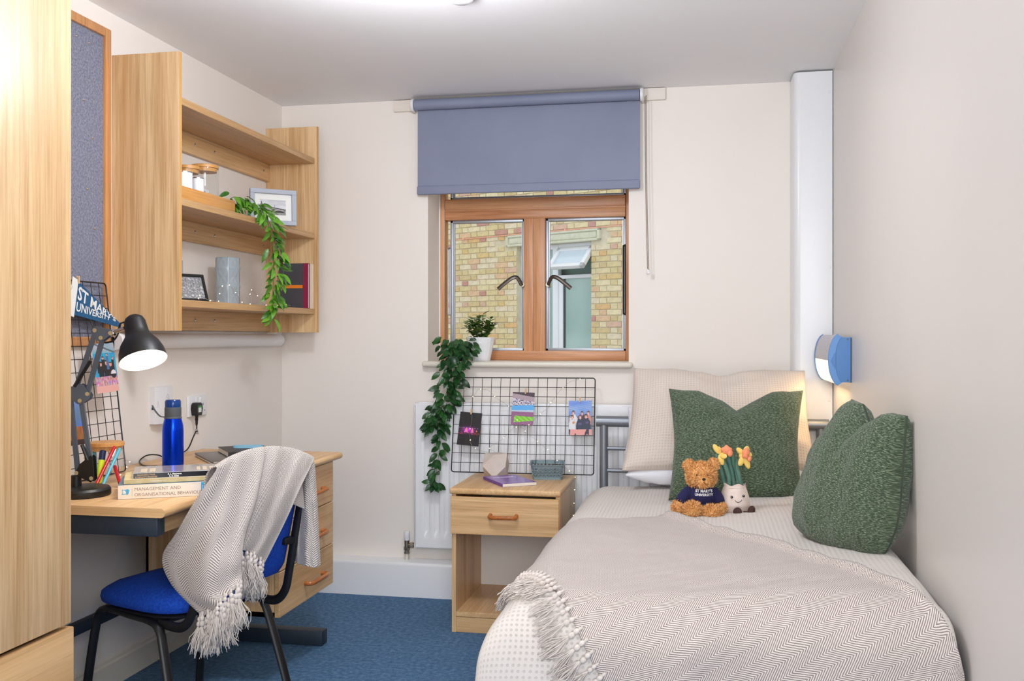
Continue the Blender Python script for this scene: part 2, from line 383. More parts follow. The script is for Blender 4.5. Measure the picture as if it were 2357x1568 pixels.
def sash(x0, x1, z0, z1):
    t = .015
    s = part('sash', MB().rbox((x0, YF+.022, z0), (x0+t, YF+.06, z1), .003).rbox((x1-t, YF+.022, z0), (x1, YF+.06, z1), .003)
             .rbox((x0, YF+.022, z0), (x1, YF+.06, z0+t), .003).rbox((x0, YF+.022, z1-t), (x1, YF+.06, z1), .003)
             .box((x0+t, YF+.034, z0+t), (x0+t+.005, YF+.05, z1-t)).box((x1-t-.005, YF+.034, z0+t), (x1-t, YF+.05, z1-t)), alu, win)
    part('pane', MB().box((x0+t, YF+.038, z0+t), (x1-t, YF+.044, z1-t)), pane_m, s)
    return s
sL = sash(-1.262, -.876, 1.174, 1.836); sR = sash(-.772, -.371, 1.174, 1.836); sT = sash(-1.262, -.371, 1.938, 2.205)
def lever(x, sgn, par):
    z = 1.520; y = YF+.005
    p = MB().tube([(x, y+.03, z-.02), (x, y-.02, z-.016)], .011, 12)
    h = part('handle', p, nickel, par)
    pts = spline([(x+sgn*.002, y-.022, z-.018), (x+sgn*.022, y-.034, z+.018), (x+sgn*.048, y-.040, z+.016), (x+sgn*.085, y-.042, z-.010), (x+sgn*.118, y-.042, z-.038)], 16)
    part('lever', MB().tube(pts, .0105, 10, flat=.6), handle_met, h)
lever(-.884, -1, sL); lever(-.755, 1, sR)
for x, zz, mm, par in ((-1.268, (1.36, 1.69), chrome, sL), (-.381, (1.36, 1.69), black_met, sR)):
    part('stay', MB().tube([(x-.004, YF+.012, zz[0]), (x-.004, YF+.010, zz[1])], .0035, 8).tube([(x+.006, YF+.014, zz[0]), (x+.006, YF+.012, zz[1])], .0035, 8)
         .tube([(x-.006, YF+.012, zz[0]), (x+.008, YF+.013, zz[0]-.006)], .004, 8).tube([(x-.006, YF+.012, zz[1]), (x+.008, YF+.013, zz[1]+.006)], .004, 8), mm, par)
# ================================================================== BRICK BUILDING ACROSS THE YARD
E_ = Vector((.875, -.485, 0)).normalized(); N_ = Vector((E_.y, -E_.x, 0)); Q_ = Vector((-2.144, 12.77, 0))   # N_ faces the room
def WM(s, z, out=0.0): return Q_+E_*s+N_*out+Vector((0, 0, z))
FW = Matrix(((E_.x, -N_.x, 0, Q_.x), (E_.y, -N_.y, 0, Q_.y), (0, 0, 1, 0), (0, 0, 0, 1)))    # local x along wall, y into wall, z up
bld = bpy.data.objects.new('brick_building', None); COL.objects.link(bld); bld.location = Q_
bld.rotation_euler = (0, 0, math.atan2(E_.y, E_.x))
tag(bld, 'yellow stock brick building across the yard seen through the window', 'building')
mortar = varied('mortar', srgb(206, 198, 170), srgb(224, 216, 192), 12, .9, .3, 90, .004)
def brick_mat(i, c):
    t = NT('brick_clay_%d' % i); v = t.coord(); f = t.noise(v, 14, 4, .6); oi = t.n('ShaderNodeObjectInfo')
    lo = tuple(q*.88 for q in c[:3])+(1,); hi = tuple(min(1, q*1.12) for q in c[:3])+(1,)
    k = t.ramp(f, [(.3, lo), (.7, hi)]); t.col(k); t.set(Roughness=.9); t.bump(t.noise(v, 60, 3), .4, .004); return t.mat
BC = [brick_mat(i, srgb(*c)) for i, c in enumerate([(224, 210, 168), (218, 202, 154), (230, 218, 180), (220, 194, 138), (212, 192, 146), (222, 190, 154), (216, 182, 160), (198, 150, 140), (226, 214, 186), (222, 186, 132)])]
BW = [10, 10, 9, 5, 6, 4, 2.2, 1.3, 6, 2]
WS0, WS1, WZB, WZT = -.382, .848, .35, 2.465                       # neighbour's window opening
mb = MB(); T_ = .30
mb.box((-8, .012, -1.5), (WS0, T_, 6.5)).box((WS1, .012, -1.5), (8, T_, 6.5)).box((WS0, .012, WZT), (WS1, T_, 6.5)).box((WS0, .012, -1.5), (WS1, T_, WZB))
part('mortar_wall', mb, mortar, bld, 0)
def brick_me(L, i):
    m = MB().rbox((.005, 0, .005), (L-.005, .06, .070), .006, 1); return mesh('brick', m, BC[i], 30)
SH = {(k, i): brick_me(L, i) for k, L in ((0, .225), (1, .1125)) for i in range(len(BC))}
rest = MB(); nb = 0; rnd = random.Random(5); cand = []
for c in range(-18, 80):
    z = c*.075+.012; s = -6.0 + (.16875 if c % 2 else 0); k = 0
    while s < 6.0:
        L = (.225, .1125)[k]; a, b = s, s+L
        hide = (a < 1.0 and b > -.55 and z+.075 > 2.465 and z < 2.615) or (a >= WS0-.02 and b <= WS1+.02 and WZB-.02 < z < WZT)
        if not hide:
            over = WZB-.02 < z+.037 < WZT
            if over and a < WS0 < b: b = WS0
            if over and a < WS1 < b: a = WS1
            if b-a > .03:
                i = rnd.choices(range(len(BC)), BW)[0]
                cand.append((a, b, z, k, i, abs((b-a)-L) < 1e-4))
        s += L; k = 1-k
vis = lambda q: -1.62 < q[0] and q[1] < 1.45 and 1.02 < q[2] < 3.2
cand.sort(key=lambda q: (not vis(q), q[2] > 2.55, abs(q[2]-1.8)))
for (a, b, z, k, i, full) in cand:
    if vis((a, b, z)) and nb < 300:
        if full: me = SH[(k, i)]
        else: me = mesh('brick', MB().rbox((.003, 0, .005), (b-a-.003, .06, .070), .006, 1), BC[i], 30)
        o = obj('brick', me, bld); o.location = (a, -rnd.random()*.005, z+rnd.uniform(-.002, .002)); nb += 1
    else:
        rest.cur = i; d = -rnd.random()*.005
        rest.box((a+.005, d, z+.005), (b-.005, .03, z+.070))
part('brick_courses', rest, BC, bld, 0, kind='stuff')
stone = varied('painted_stone_lintel', srgb(206, 208, 184), srgb(220, 221, 200), 20, .8)
part('lintel', MB().rbox((-.546, -.035, 2.465), (.997, .2, 2.493), .006).rbox((-.546, -.035, 2.588), (.997, .2, 2.616), .006)
     .rbox((-.546, -.035, 2.465), (-.512, .2, 2.616), .006).rbox((.962, -.035, 2.465), (.997, .2, 2.616), .006).rbox((-.52, -.012, 2.48), (.97, .2, 2.60), .004)
     .rbox((-.49, -.026, 2.505), (.94, .1, 2.576), .004), stone, bld)
copper = plain('copper_tape', srgb(238, 176, 150), .4, .2)
cs = MB().tube([(-6, -.012, 2.626), (6, -.012, 2.628)], .0075, 6)
for x in (-1.35, .45): cs.rbox((x-.012, -.024, 2.612), (x+.012, .0, 2.642), .004)
part('conductor_tape', cs, copper, bld)
upvc = plain('white_upvc', srgb(236, 240, 246), .3)
dark = plain('dark_gasket', srgb(52, 60, 66), .5)
o = part('window_frame', MB().rbox((WS0, .10, WZB), (WS0+.07, .17, WZT), .006).rbox((WS1-.012, .08, WZB), (WS1, .17, WZT), .004).rbox((WS0, .10, 2.40), (WS1, .17, WZT), .006)
     .rbox((.16, .09, WZB), (.255, .17, 2.45), .008).rbox((.255, .10, WZB), (.325, .165, 2.02), .008).rbox((.16, .09, 2.005), (WS1, .17, 2.055), .008).rbox((WS0, .10, WZB), (WS1, .17, WZB+.06), .006), upvc, bld)
part('gasket', MB().box((.325, .115, WZB+.05), (.346, .16, 2.006)), dark, o)
nglass = NT('neighbour_glass'); v = nglass.coord(); nglass.set(Roughness=.08); nglass.b.inputs['Specular IOR Level'].default_value = .8
nglass.col(nglass.ramp(nglass.noise(v, 1.1, 2), [(.35, srgb(132, 170, 164)), (.65, srgb(170, 200, 196))]))
part('pane', MB().box((.34, .13, WZB+.05), (WS1-.01, .14, 2.01)), nglass.mat, o)
part('pane', MB().box((WS0+.06, .13, WZB+.05), (.17, .14, 2.42)), nglass.mat, o)
part('curtain', MB().grid(40, 2, lambda a, b: (.36+a*.26, .20+.02*sin(a*40), WZB+.06+b*1.5)), plain('pale_curtain', srgb(176, 206, 204), .8), bld)
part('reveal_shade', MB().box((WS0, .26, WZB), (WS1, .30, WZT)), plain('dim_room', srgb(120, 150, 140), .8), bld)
hv = Matrix.Translation((.555, .085, 2.395)) @ Matrix.Rotation(R_(-42), 4, 'X')        # top-hung vent, open outwards
v_ = part('vent_sash', MB().rbox((-.285, -.03, -.36), (-.225, .03, 0), .008).rbox((.225, -.03, -.36), (.285, .03, 0), .008).rbox((-.285, -.03, -.36), (.285, .03, -.30), .008).rbox((-.285, -.03, -.06), (.285, .03, 0), .008).xf(hv), upvc, bld)
part('pane', MB().box((-.23, -.004, -.31), (.23, .004, -.05)).xf(hv), plain('sky_reflecting_glass', srgb(206, 222, 234), .06), v_)
struct('ground_outside', MB().box((-14, YB+.5, -1.6), (12, 16, -1.5)), plain('paving', srgb(150, 146, 138), .9))
# ================================================================== SMOKE DETECTOR, BLIND
t = thing('smoke_detector', 'round white smoke detector on the ceiling', 'smoke detector', (-.80, 3.185, ZC-.034))
part('base', MB().lathe([(.052, .024), (.052, .034)], 28, c=(-.80, 3.185, ZC-.034)), white_pl, t)
part('cover', MB().lathe([(.001, 0), (.030, .002), (.042, .009), (.045, .024)], 28, c=(-.80, 3.185, ZC-.034)), white_pl, t)
t = thing('roller_blind', 'slate blue fabric roller blind half lowered over the window', 'blind', (-.82, 4.52, 1.93))
part('batten', MB().rbox((-1.482, 4.556, 2.342), (-.172, YB+.001, 2.397), .003), plain('cream_batten_paint', srgb(238, 229, 219), .5), t, label='cream wooden mounting batten')
yc, zc = 4.515, 2.359
part('roller', MB().tube([(-1.362, yc, zc), (-.287, yc, zc)], .0255, 24), blind_m, t)
for x, s in ((-1.372, -1), (-.276, 1)):
    b = part('bracket', MB().tube([(x-s*.008, yc, zc), (x+s*.004, yc, zc)], .030, 24).rbox((x-.006, yc, zc-.030), (x+.006, 4.557, zc+.030), .003), white_pl, t)
part('fabric', MB().box((-1.354, 4.538, 1.945), (-.288, 4.5395, 2.352)), blind_m, t)
part('bottom_bar', MB().rbox((-1.356, 4.528, 1.930), (-.287, 4.545, 1.972), .006, 3), blind_m, t)
ch = MB(); zz = 2.352
for x, yy in ((-.264, 4.530), (-.258, 4.512)):
    n = 150
    for i in range(n):
        f = i/(n-1); z = zz-f*(zz-1.555); xx = x+.012*f*f; y = yy
        ch.lathe([(.0006, -.0024), (.0022, -.0012), (.0022, .0012), (.0006, .0024)], 5, c=(xx, y, z), capb=False, capt=False)
    ch.tube([(x, yy, zz), (x+.004, yy, 1.9), (x+.012, yy, 1.553)], .0006, 4)
part('chain', ch, plain('brass_bead_chain', srgb(150, 132, 112), .35, .6), t)
part('chain_weight', MB().rbox((-.256, 4.514, 1.533), (-.241, 4.528, 1.556), .003), white_pl, t)
# ================================================================== RADIATOR
t = thing('radiator', 'white panel radiator fixed to the wall under the window', 'radiator', (-.8, 4.53, .232))
rx0, rx1, rz0, rz1, ry = -1.363, -.05, .232, .927, 4.500
n = 1; fl = []
pitch = .0487
xs_ = [rx0+.006, rx0+.034]; ds_ = [0, 0]; xx = rx0+.035
while xx+pitch < rx1-.03:
    for k_, d_ in ((.28, 0), (.36, .3), (.44, 1), (.80, 1), (.88, .3), (.96, 0)): xs_.append(xx+k_*pitch); ds_.append(d_)
    xx += pitch
xs_.append(rx1-.006); ds_.append(0)
def rf(a, b):
    i = round(a*(len(xs_)-1)); z = rz0+.006+b*(rz1-rz0-.012)
    e = sm(.055, .085, z-rz0)*sm(.05, .08, rz1-z)
    return (xs_[i], ry+.008*ds_[i]*e, z)
part('panel', MB().grid(len(xs_)-1, 40, rf).rbox((rx0, ry+.002, rz0), (rx1, ry+.045, rz0+.014), .006).rbox((rx0, ry+.002, rz1-.014), (rx1, ry+.045, rz1), .006)
     .rbox((rx0, ry+.0, rz0), (rx0+.014, ry+.045, rz1), .006).rbox((rx1-.014, ry+.0, rz0), (rx1, ry+.045, rz1), .006).box((rx0+.01, ry+.014, rz0+.01), (rx1-.01, ry+.04, rz1-.01)), rad_white, t)
part('top_grille', MB().rbox((rx0+.02, ry+.012, rz1-.002), (rx1-.02, ry+.06, rz1+.004), .002), rad_white, t)
part('wall_bracket', MB().box((-1.2, ry+.04, .3), (-1.17, YB-.002, .86)).box((-.25, ry+.04, .3), (-.22, YB-.002, .86)), rad_white, t)
v = part('valve', MB().tube([(-1.407, 4.532, .205), (-1.407, 4.532, .262)], .0125, 12).lathe([(.016, 0), (.016, .016)], 6, c=(-1.407, 4.532, .214)).lathe([(.014, 0), (.014, .008)], 8, c=(-1.407, 4.532, .198)).tube([(-1.407, 4.532, .238), (rx0+.004, 4.532, .238)], .010, 12).lathe([(.015, 0), (.015, .014)], 6, frame((-1.388, 4.532, .238), (0,1,0), (0,0,1))), nickel, t)
part('valve_cap', MB().lathe([(.013, 0), (.0135, .008), (.0145, .012), (.0145, .04), (.012, .044), (.0001, .045)], 20, c=(-1.407, 4.532, .262)), white_pl, v)
part('pipe', MB().tube([(-1.407, 4.532, .162), (-1.407, 4.532, .20)], .0085, 12), cream_gloss, t)
# ================================================================== BED
BX0, BX1 = -.437, .494
t = thing('bed', 'single bed with a silver tubular metal headboard against the window wall', 'bed', (.03, 3.4, 0))
HY = 4.362
part('headboard_rail', MB().tube([(-.470, HY, .867), (.527, HY, .867)], .0245, 24), bed_met, t)
for x in (BX0, BX1): part('headboard_post', MB().tube([(x, HY, 0), (x, HY, .855)], .0188, 20), bed_met, t)
for z in (.747, .648, .54): part('headboard_bar', MB().tube([(BX0, HY, z), (BX1, HY, z)], .0092, 14), bed_met, t)
for x in (-.40, .46): part('leg', MB().tube([(x, 2.42, 0), (x, 2.42, .30)], .0188, 16), bed_met, t)
part('base', MB().rbox((-.43, 2.36, .20), (.50, 4.335, .36), .01), plain('bed_base_fabric', srgb(120, 116, 112), .9), t)
part('mattress', MB().rbox((-.42, 2.38, .36), (.505, 4.335, .565), .04, 4), linen_m, t)
# duvet draped over the mattress
def drape1(e, R):                 # e = length past the edge -> (outward, drop)
    if e <= 0: return e, 0.0
    if e < R*pi/2: return R*sin(e/R), R*(1-cos(e/R))
    return R+.02*(e-R*pi/2), R+(e-R*pi/2)
DXL, DXR, DYF, DYH = -.375, .475, 2.345, 4.14
def bedpt(a, b, lift=0.0):
    ox, dx = (0, 0); x = a
    if a < DXL: o_, dx = drape1(DXL-a, .148); x = DXL-o_
    elif a > DXR: o_, dx = drape1(a-DXR, .058); x = DXR+o_
    y = b; dy = 0
    if b < DYF: o_, dy = drape1(DYF-b, .135); y = DYF-o_
    elif b > DYH: o_, dy = drape1(b-DYH, .05); y = DYH+o_
    z = .612+.042*sm(-.35, .5, x)+.012*sm(4.2, 2.6, y)
    z += .008*nz(a*3.1, b*3.1, 1)+.004*nz(a*9, b*9, 2)
    k = sm(.0, .12, dx)+sm(.0, .12, dy)
    z -= (dx**3+dy**3)**(1/3) if dx > 0 and dy > 0 else dx+dy
    f = .014*nz(a*7, b*7, 5)*min(1, k)
    if dx > 0 and a < 0: x -= lift*min(1, dx/.1)+f
    if dy > 0 and b < 3: y -= lift*min(1, dy/.1)+f
    return Vector((min(x, XR-.006), y, z+lift*(1-.6*min(1, (dx+dy)/.12))))
def dv(a, b): return bedpt(-.375-.40+a*(.85+.40+.14), 2.345-.46+b*(4.14-2.345+.46+.10))
mb = MB().grid(150, 200, dv, lambda a, b: (a*1.39, b*2.375))
o = single('duvet', mb, duvet_m, 'off-white waffle dotted duvet spread over the bed', 'duvet', smooth=180)
m = o.modifiers.new('thickness', 'SOLIDIFY'); m.thickness = .012; m.offset = -1
# ---- fringe tassels
def tassel_mesh(seed, L=.080, n=24, spread=.019, mat=yarn_m):
    r = random.Random(seed); m = MB()
    m.ell((0, 0, -.004), (.0058, .0058, .0075), None, 8, 6)
    m.ell((0.001, 0, -.017), (.0066, .0062, .0078), None, 8, 6)
    m.tube([(0, 0, .012), (0, 0, -.004)], .0032, 6)
    for i in range(n):
        a = r.random()*2*pi; q = r.random()**.6*spread; l = L*r.uniform(.72, 1.0); w1 = r.uniform(-.010, .010); w2 = r.uniform(-.010, .010)
        m.tube(spline([(0, 0, -.018), (cos(a)*q*.35+w1*.4, sin(a)*q*.35, -.018-l*.3), (cos(a)*q*.8+w1, sin(a)*q*.8+w2, -.018-l*.65), (cos(a)*q+w2, sin(a)*q+w1, -.018-l)], 5), [.0012, .0012, .0011, .0011, .0010, .0008], 4)
    return mesh('tassel', m, mat, 180)
TAS = [tassel_mesh(i) for i in range(5)]
def place_tassel(parent, p, down, side, k, s=1.0):
    off = ORG[parent.name]; o = obj('tassel', TAS[k % 5], parent)
    z = -Vector(down).normalized(); M = frame((0,0,0), side, z.cross(Vector(side)))
    x = (Vector(side)-z*Vector(side).dot(z)).normalized(); y = z.cross(x)
    M = Matrix(((x.x,y.x,z.x,p[0]-off[0]),(x.y,y.y,z.y,p[1]-off[1]),(x.z,y.z,z.z,p[2]-off[2]),(0,0,0,1)))
    o.matrix_basis = M @ Matrix.Diagonal((s, s, s, 1)); return o
# ---- herringbone throw laid diagonally over the foot of the bed
A_ = Vector((-.085, 3.33)); dS = Vector((.49, -.872)).normalized(); dQ = Vector((dS.y, -dS.x))*-1     # dS along the fringe, dQ towards the wall side
F0 = Vector((-.50, 2.60)); QW = (A_-F0).dot(dQ)
def s_top(q):                       # start of the cloth along dS for a given q
    p = F0+dQ*q; c = []
    c.append(((-.62)-p.x)/dS.x); c.append((p.y-(3.36+.03*sin(p.x*9)))/(-dS.y))
    return max(c)
S1 = 1.55
def throw_pt(a, b):                 # a across q, b along s
    q = a*QW; s0 = s_top(q); s1 = (F0-A_).dot(dS)*0+S1
    s = s0+(s1-s0)*b; p = F0+dQ*q+dS*s
    wob = .010*sin(s*5+1)+.003*sin(s*13)
    p2 = p+dQ*wob*a+dQ*wob*.6*(1-a)
    hem = sm(.955, .985, a)*(1-sm(.99, 1.0, a))
    lift = .010+.016*hem*(1+.12*sin(s*40))+.003*nz(q*14, s*14, 3)+.005*abs(nz(q*5, s*3, 8))
    if a > .999: lift = .003
    if b < .012: lift *= .4
    return bedpt(p2.x, p2.y, lift), (q, s)
NU, NV = 90, 170
cache = {}
mb = MB().grid(NU, NV, lambda a, b: throw_pt(a, b)[0], lambda a, b: (throw_pt(a, b)[1][1], throw_pt(a, b)[1][0]))
tb = thing('throw_blanket', 'beige herringbone throw with a knotted fringe laid diagonally over the bed', 'blanket', (-.1, 2.5, .6))
c_ = part('cloth', mb, throw_bed_m, tb, 180)
m = c_.modifiers.new('thickness', 'SOLIDIFY'); m.thickness = .004; m.offset = 1
r = random.Random(3); s0 = s_top(0.0)
n = 34
for i in range(n):
    s = s0+.01+i*.0285
    if s > S1: break
    p = F0+dS*s; w_ = .6*(.010*sin(s*5+1)+.003*sin(s*13)); p = p+dQ*w_
    a = bedpt(p.x, p.y, .012); b = bedpt(p.x-dQ.x*.05, p.y-dQ.y*.05, .010); d = (b-a)
    d.z -= .004; sd = bedpt(p.x+dS.x*.02, p.y+dS.y*.02, .012)-a
    d = d+sd*r.uniform(-.5, .5)
    place_tassel(tb, a+Vector((0, 0, .004)), d, sd, i, r.uniform(.9, 1.15))
# ================================================================== PILLOWS AND CUSHIONS
def pillow_mesh(W, H, T, name, mat, pin=.10, edge=.004, dent=0.0, seed=1, nu=56, nv=44, wr=.006, pw=2.6, fold=None, uvs=1.0, rnd=0.0):
    V = []; U = []; F = []
    def pt(a, b, sd):
        x = a*2-1; y = b*2-1
        prof = max(0, (1-abs(x)**pw)*(1-abs(y)**pw))**.55
        px = x*(W/2)*(1-pin*(1-abs(y)**1.6)*abs(x)**1.0*.5 - .0)
        py = y*(H/2)*(1-pin*(1-abs(x)**1.6)*abs(y)*.5)
        if rnd and y < 0: px *= math.sqrt(1-rnd*y*y); py *= math.sqrt(1-rnd*.75*x*x)
        if dent and y > 0: py -= dent*max(0, 1-abs(x)/.55)**1.15*y**2.2
        z = T/2*prof
        if dent: z *= 1-.55*max(0, 1-abs(x)/.22)*sm(.15, 1, y)
        z += (wr*nz(x*2.3+seed, y*2.3, sd)+wr*.6*nz(x*5+seed, y*5, 3+sd)+wr*1.2*(1-abs(nz(x*3+seed*2, y*1.5, 7+sd)*2))*.4)*min(1, prof*3)
        z = sd*(z+edge)
        if fold: px, py, z = fold(px, py, z, x, y)
        return (px, py, z)
    mb = MB()
    mb.grid(nu, nv, lambda a, b: pt(a, b, 1), lambda a, b: (a*W*uvs, b*H*uvs))
    mb.grid(nu, nv, lambda a, b: pt(1-a, b, -1), lambda a, b: (a*W*uvs+2, b*H*uvs))
    k = (nu+1)*(nv+1)              # side strip closing the rim
    rim = [(i, 0) for i in range(nu+1)]+[(nu, j) for j in range(1, nv+1)]+[(i, nv) for i in range(nu-1, -1, -1)]+[(0, j) for j in range(nv-1, 0, -1)]
    for q in range(len(rim)):
        (i, j), (i2, j2) = rim[q], rim[(q+1) % len(rim)]
        a1 = j*(nu+1)+i; a2 = j2*(nu+1)+i2; b1 = k+j*(nu+1)+(nu-i); b2 = k+j2*(nu+1)+(nu-i2)
        mb.f.append((a1, b1, b2, a2)); mb.m.append(0)
    return mb
def place_pillow(name, W, H, args, mat, BL, BR, TL_, TR_, label, cat, group=None):
    mb = pillow_mesh(W, H, args.pop('T'), 'p', mat, **args)
    BL, BR, TL_, TR_ = map(Vector, (BL, BR, TL_, TR_)); out = []
    for (x, y, z) in mb.v:
        u = x/W+.5; v = y/H+.5
        p = BL*(1-u)*(1-v)+BR*u*(1-v)+TL_*(1-u)*v+TR_*u*v
        n = ((BR-BL)*(1-v)+(TR_-TL_)*v).cross((TL_-BL)*(1-u)+(TR_-BR)*u).normalized()
        out.append(tuple(p+n*z))
    mb.v = out; return single(name, mb, mat, label, cat, group, 180)
place_pillow('pillow', .74, .46, dict(T=.13, seed=3, wr=.012, pin=.06), linen_m, (-.31, 4.00, .680), (.43, 4.03, .68), (-.31, 4.31, .70), (.43, 4.32, .70), 'plain white pillow lying flat under the beige waffle pillow', 'pillow', 'bed pillows')
place_pillow('pillow', .66, .42, dict(T=.09, seed=5, pin=.06), linen_m, (-.335, 4.235, .735), (.43, 4.24, .72), (-.325, 4.295, .935), (.42, 4.295, 1.0), 'white pillow propped against the headboard behind the beige waffle pillow', 'pillow', 'bed pillows')
place_pillow('pillow', .76, .52, dict(T=.17, pin=.07, dent=.035, seed=9, wr=.012), pillow_m, (-.325, 3.99, .700), (.445, 4.06, .705), (-.300, 4.30, 1.105), (.425, 4.345, 1.098), 'beige waffle pillow leaning upright against the headboard', 'pillow', 'bed pillows')
place_pillow('cushion', .50, .50, dict(T=.16, pin=.17, dent=.085, seed=12, wr=.009, pw=2.8), green_m, (-.130, 3.74, .626), (.368, 3.80, .624), (-.136, 3.985, 1.034), (.389, 4.03, 1.030), 'green boucle cushion with a pinched top leaning on the beige pillow', 'cushion', 'green cushions')
place_pillow('cushion', .46, .46, dict(T=.18, pin=.05, dent=.06, seed=21, wr=.008, pw=2.6, rnd=.42), green_m, (.215, 3.05, .655), (.500, 2.70, .622), (.432, 3.02, 1.060), (.530, 2.745, 1.035), 'green boucle cushion tilted against the bare wall away from the pillows', 'cushion', 'green cushions')
# ================================================================== WARDROBE, PINBOARD, SHELVES
wx = -1.47; wy0, wy1 = 1.15, 2.073
t = thing('wardrobe', 'tall oak wardrobe standing against the wall before the desk', 'wardrobe', (-1.77, 1.6, 0))
part('carcass', MB().box((XL+.012, wy0, .07), (wx-.02, wy0+.018, 2.2)).box((XL+.012, wy1-.020, .07), (wx-.02, wy1-.002, 2.2)).box((XL+.012, wy0, 2.182), (wx-.02, wy1-.002, 2.2)).box((XL+.012, wy0+.018, .07), (XL+.02, wy1-.02, 2.19)).box((XL+.012, wy0, .055), (wx-.03, wy1-.002, .075)).box((XL+.03, wy0, 0), (wx-.05, wy1-.02, .06)), oak_z, t)
d = part('door', MB().rbox((wx-.019, wy0, .568), (wx, wy1-.004, 2.2), .0025), oak_z, t)
part('handle', MB().tube([(wx, 1.24, 1.2), (wx+.028, 1.24, 1.2), (wx+.028, 1.24, 1.3), (wx, 1.24, 1.3)], .006, 10), handle_wood, d)
d = part('drawer', MB().rbox((wx-.019, wy0, .07), (wx+.004, wy1-.0, .558), .0025), wood('oak_drawer_along', srgb(196, 150, 96), srgb(228, 188, 138), 1, freq=.8), t)
part('handle', MB().tube([(wx+.004, 1.55, .33), (wx+.03, 1.55, .33), (wx+.03, 1.65, .33), (wx+.004, 1.65, .33)], .006, 10), handle_wood, d)
t = thing('pinboard', 'blue grey felt pinboard in a pine frame on the wall above the desk', 'pinboard', (XL, 2.7, 1.213))
py0, py1, pz0, pz1 = 2.05, 3.112, 1.213, 2.329
part('board', MB().box((XL, py0+.02, pz0+.02), (XL+.008, py1-.02, pz1-.02)), pin_felt, t)
for a, b in (((XL, py0, pz0), (XL+.020, py0+.032, pz1)), ((XL, py1-.034, pz0), (XL+.020, py1, pz1)), ((XL, py0+.032, pz0), (XL+.020, py1-.034, pz0+.032)), ((XL, py0+.032, pz1-.032), (XL+.020, py1-.034, pz1))):
    part('frame_strip', MB().rbox(a, b, .004), pine_fr, t)
for y, z in ((3.0, 2.252), (2.93, 2.255), (2.97, 2.05), (3.02, 1.93), (2.99, 1.75), (3.03, 1.62)):
    part('push_pin', MB().lathe([(.0055, 0), (.004, .003), (.0001, .005)], 10, frame((XL+.008, y, z), (0,1,0), (0,0,1))), chrome, t)
t = thing('wall_shelf', 'oak wall shelf unit with three shelves between tall side panels', 'shelf', (-1.94, 3.76, 1.266))
sx = -1.810; sy0, sy1 = 3.142, 4.393; sz0, sz1 = 1.266, 2.250
def panel(y0, y1):
    o = part('side_panel', MB().rbox((XL+.001, y0, sz0), (sx-.0015, y1, sz1), .001, 1), oak_z, t)
    part('edging', MB().rbox((sx-.0015, y0, sz0), (sx+.0005, y1, sz1), .0006, 1), oak_edge, o)
panel(sy0, sy0+.0195); panel(sy1-.0, sy1+.020)
for z in (2.072, 1.714, 1.352):
    o = part('shelf_board', MB().rbox((XL+.02, sy0+.0195, z), (sx-.012, sy1, z+.026), .0015, 1), wood('oak_shelf', srgb(184, 138, 88), srgb(212, 172, 122), 1, freq=1.1) if z > 2 else bpy.data.materials['oak_shelf'], t)
for z in (2.072, 1.714, 1.352):
    zz = z-.080 if z > 1.4 else sz0+.004
    o = part('back_rail', MB().rbox((XL+.001, sy0+.0195, zz), (XL+.020, sy1, z), .0015, 1), oak_y, t)
    for y in (3.28, 3.688, 3.852, 4.327):
        part('screw', MB().lathe([(.0065, 0), (.006, .002), (.002, .0035), (.0001, .004)], 12, frame((XL+.020, y, (z+zz)/2+.003), (0,1,0), (0,0,1))), chrome, o)
t = thing('strip_light', 'long white tubular strip light on the wall beneath the shelf unit', 'light', (XL+.03, 3.9, 1.2))
part('diffuser', MB().tube([(XL+.028, 3.13, 1.229), (XL+.028, 4.462, 1.229)], .029, 20), white_pl, t)
for y in (3.117, 4.462): part('end_cap', MB().tube([(XL+.028, y, 1.229), (XL+.028, y+.014, 1.229)], .031, 20).rbox((XL, y, 1.202), (XL+.03, y+.014, 1.256), .003), white_pl, t)
# ================================================================== DESK
DZ = .776; dx0, dx1, dy0, dy1 = XL+.014, -1.440, 2.428, 3.763
t = thing('desk', 'oak desk with dark navy metal legs and a hanging drawer pedestal', 'desk', (-1.76, 3.1, 0))
pr = [(dx0, DZ-.026), (dx1-.013, DZ-.026)]+[(dx1-.013+.013*sin(a), DZ-.013-.013*cos(a)) for a in (.4, .9, 1.4, 1.75, 2.25, 2.75)]+[(dx1-.013, DZ), (dx0, DZ)]
M = Matrix(((1,0,0,0),(0,0,-1,dy1),(0,1,0,0),(0,0,0,1)))
top = part('desktop', MB().prism(pr, dy1-dy0, M), oak_y, t)
part('edging', MB().prism([(x-(.0 if i else 0), z) for i, (x, z) in enumerate(pr)], .0012, Matrix(((1,0,0,0),(0,0,-1,dy0+.0002),(0,1,0,0),(0,0,0,1)))), oak_x, top)
part('end_rail', MB().rbox((dx0+.02, dy0+.015, DZ-.082), (-1.472, dy0+.055, DZ-.0265), .004), navy_met, t)
part('end_rail', MB().rbox((dx0+.02, dy1-.055, DZ-.082), (-1.60, dy1-.015, DZ-.0265), .004), navy_met, t)
part('front_apron', MB().rbox((-1.515, dy0+.056, DZ-.085), (-1.497, 3.224, DZ-.0265), .002), oak_y, t)
part('back_beam', MB().rbox((-2.0, dy0+.03, .284), (-1.972, dy1-.03, .323), .004), navy_met, t)
for y in (dy0+.035, dy1-.035):
    part('leg', MB().rbox((-2.015, y-.025, .055), (-1.957, y+.025, DZ-.08), .004), navy_met, t)
    part('foot', MB().rbox((-2.03, y-.029, .0), (-1.503, y+.029, .06), .005), navy_met, t)
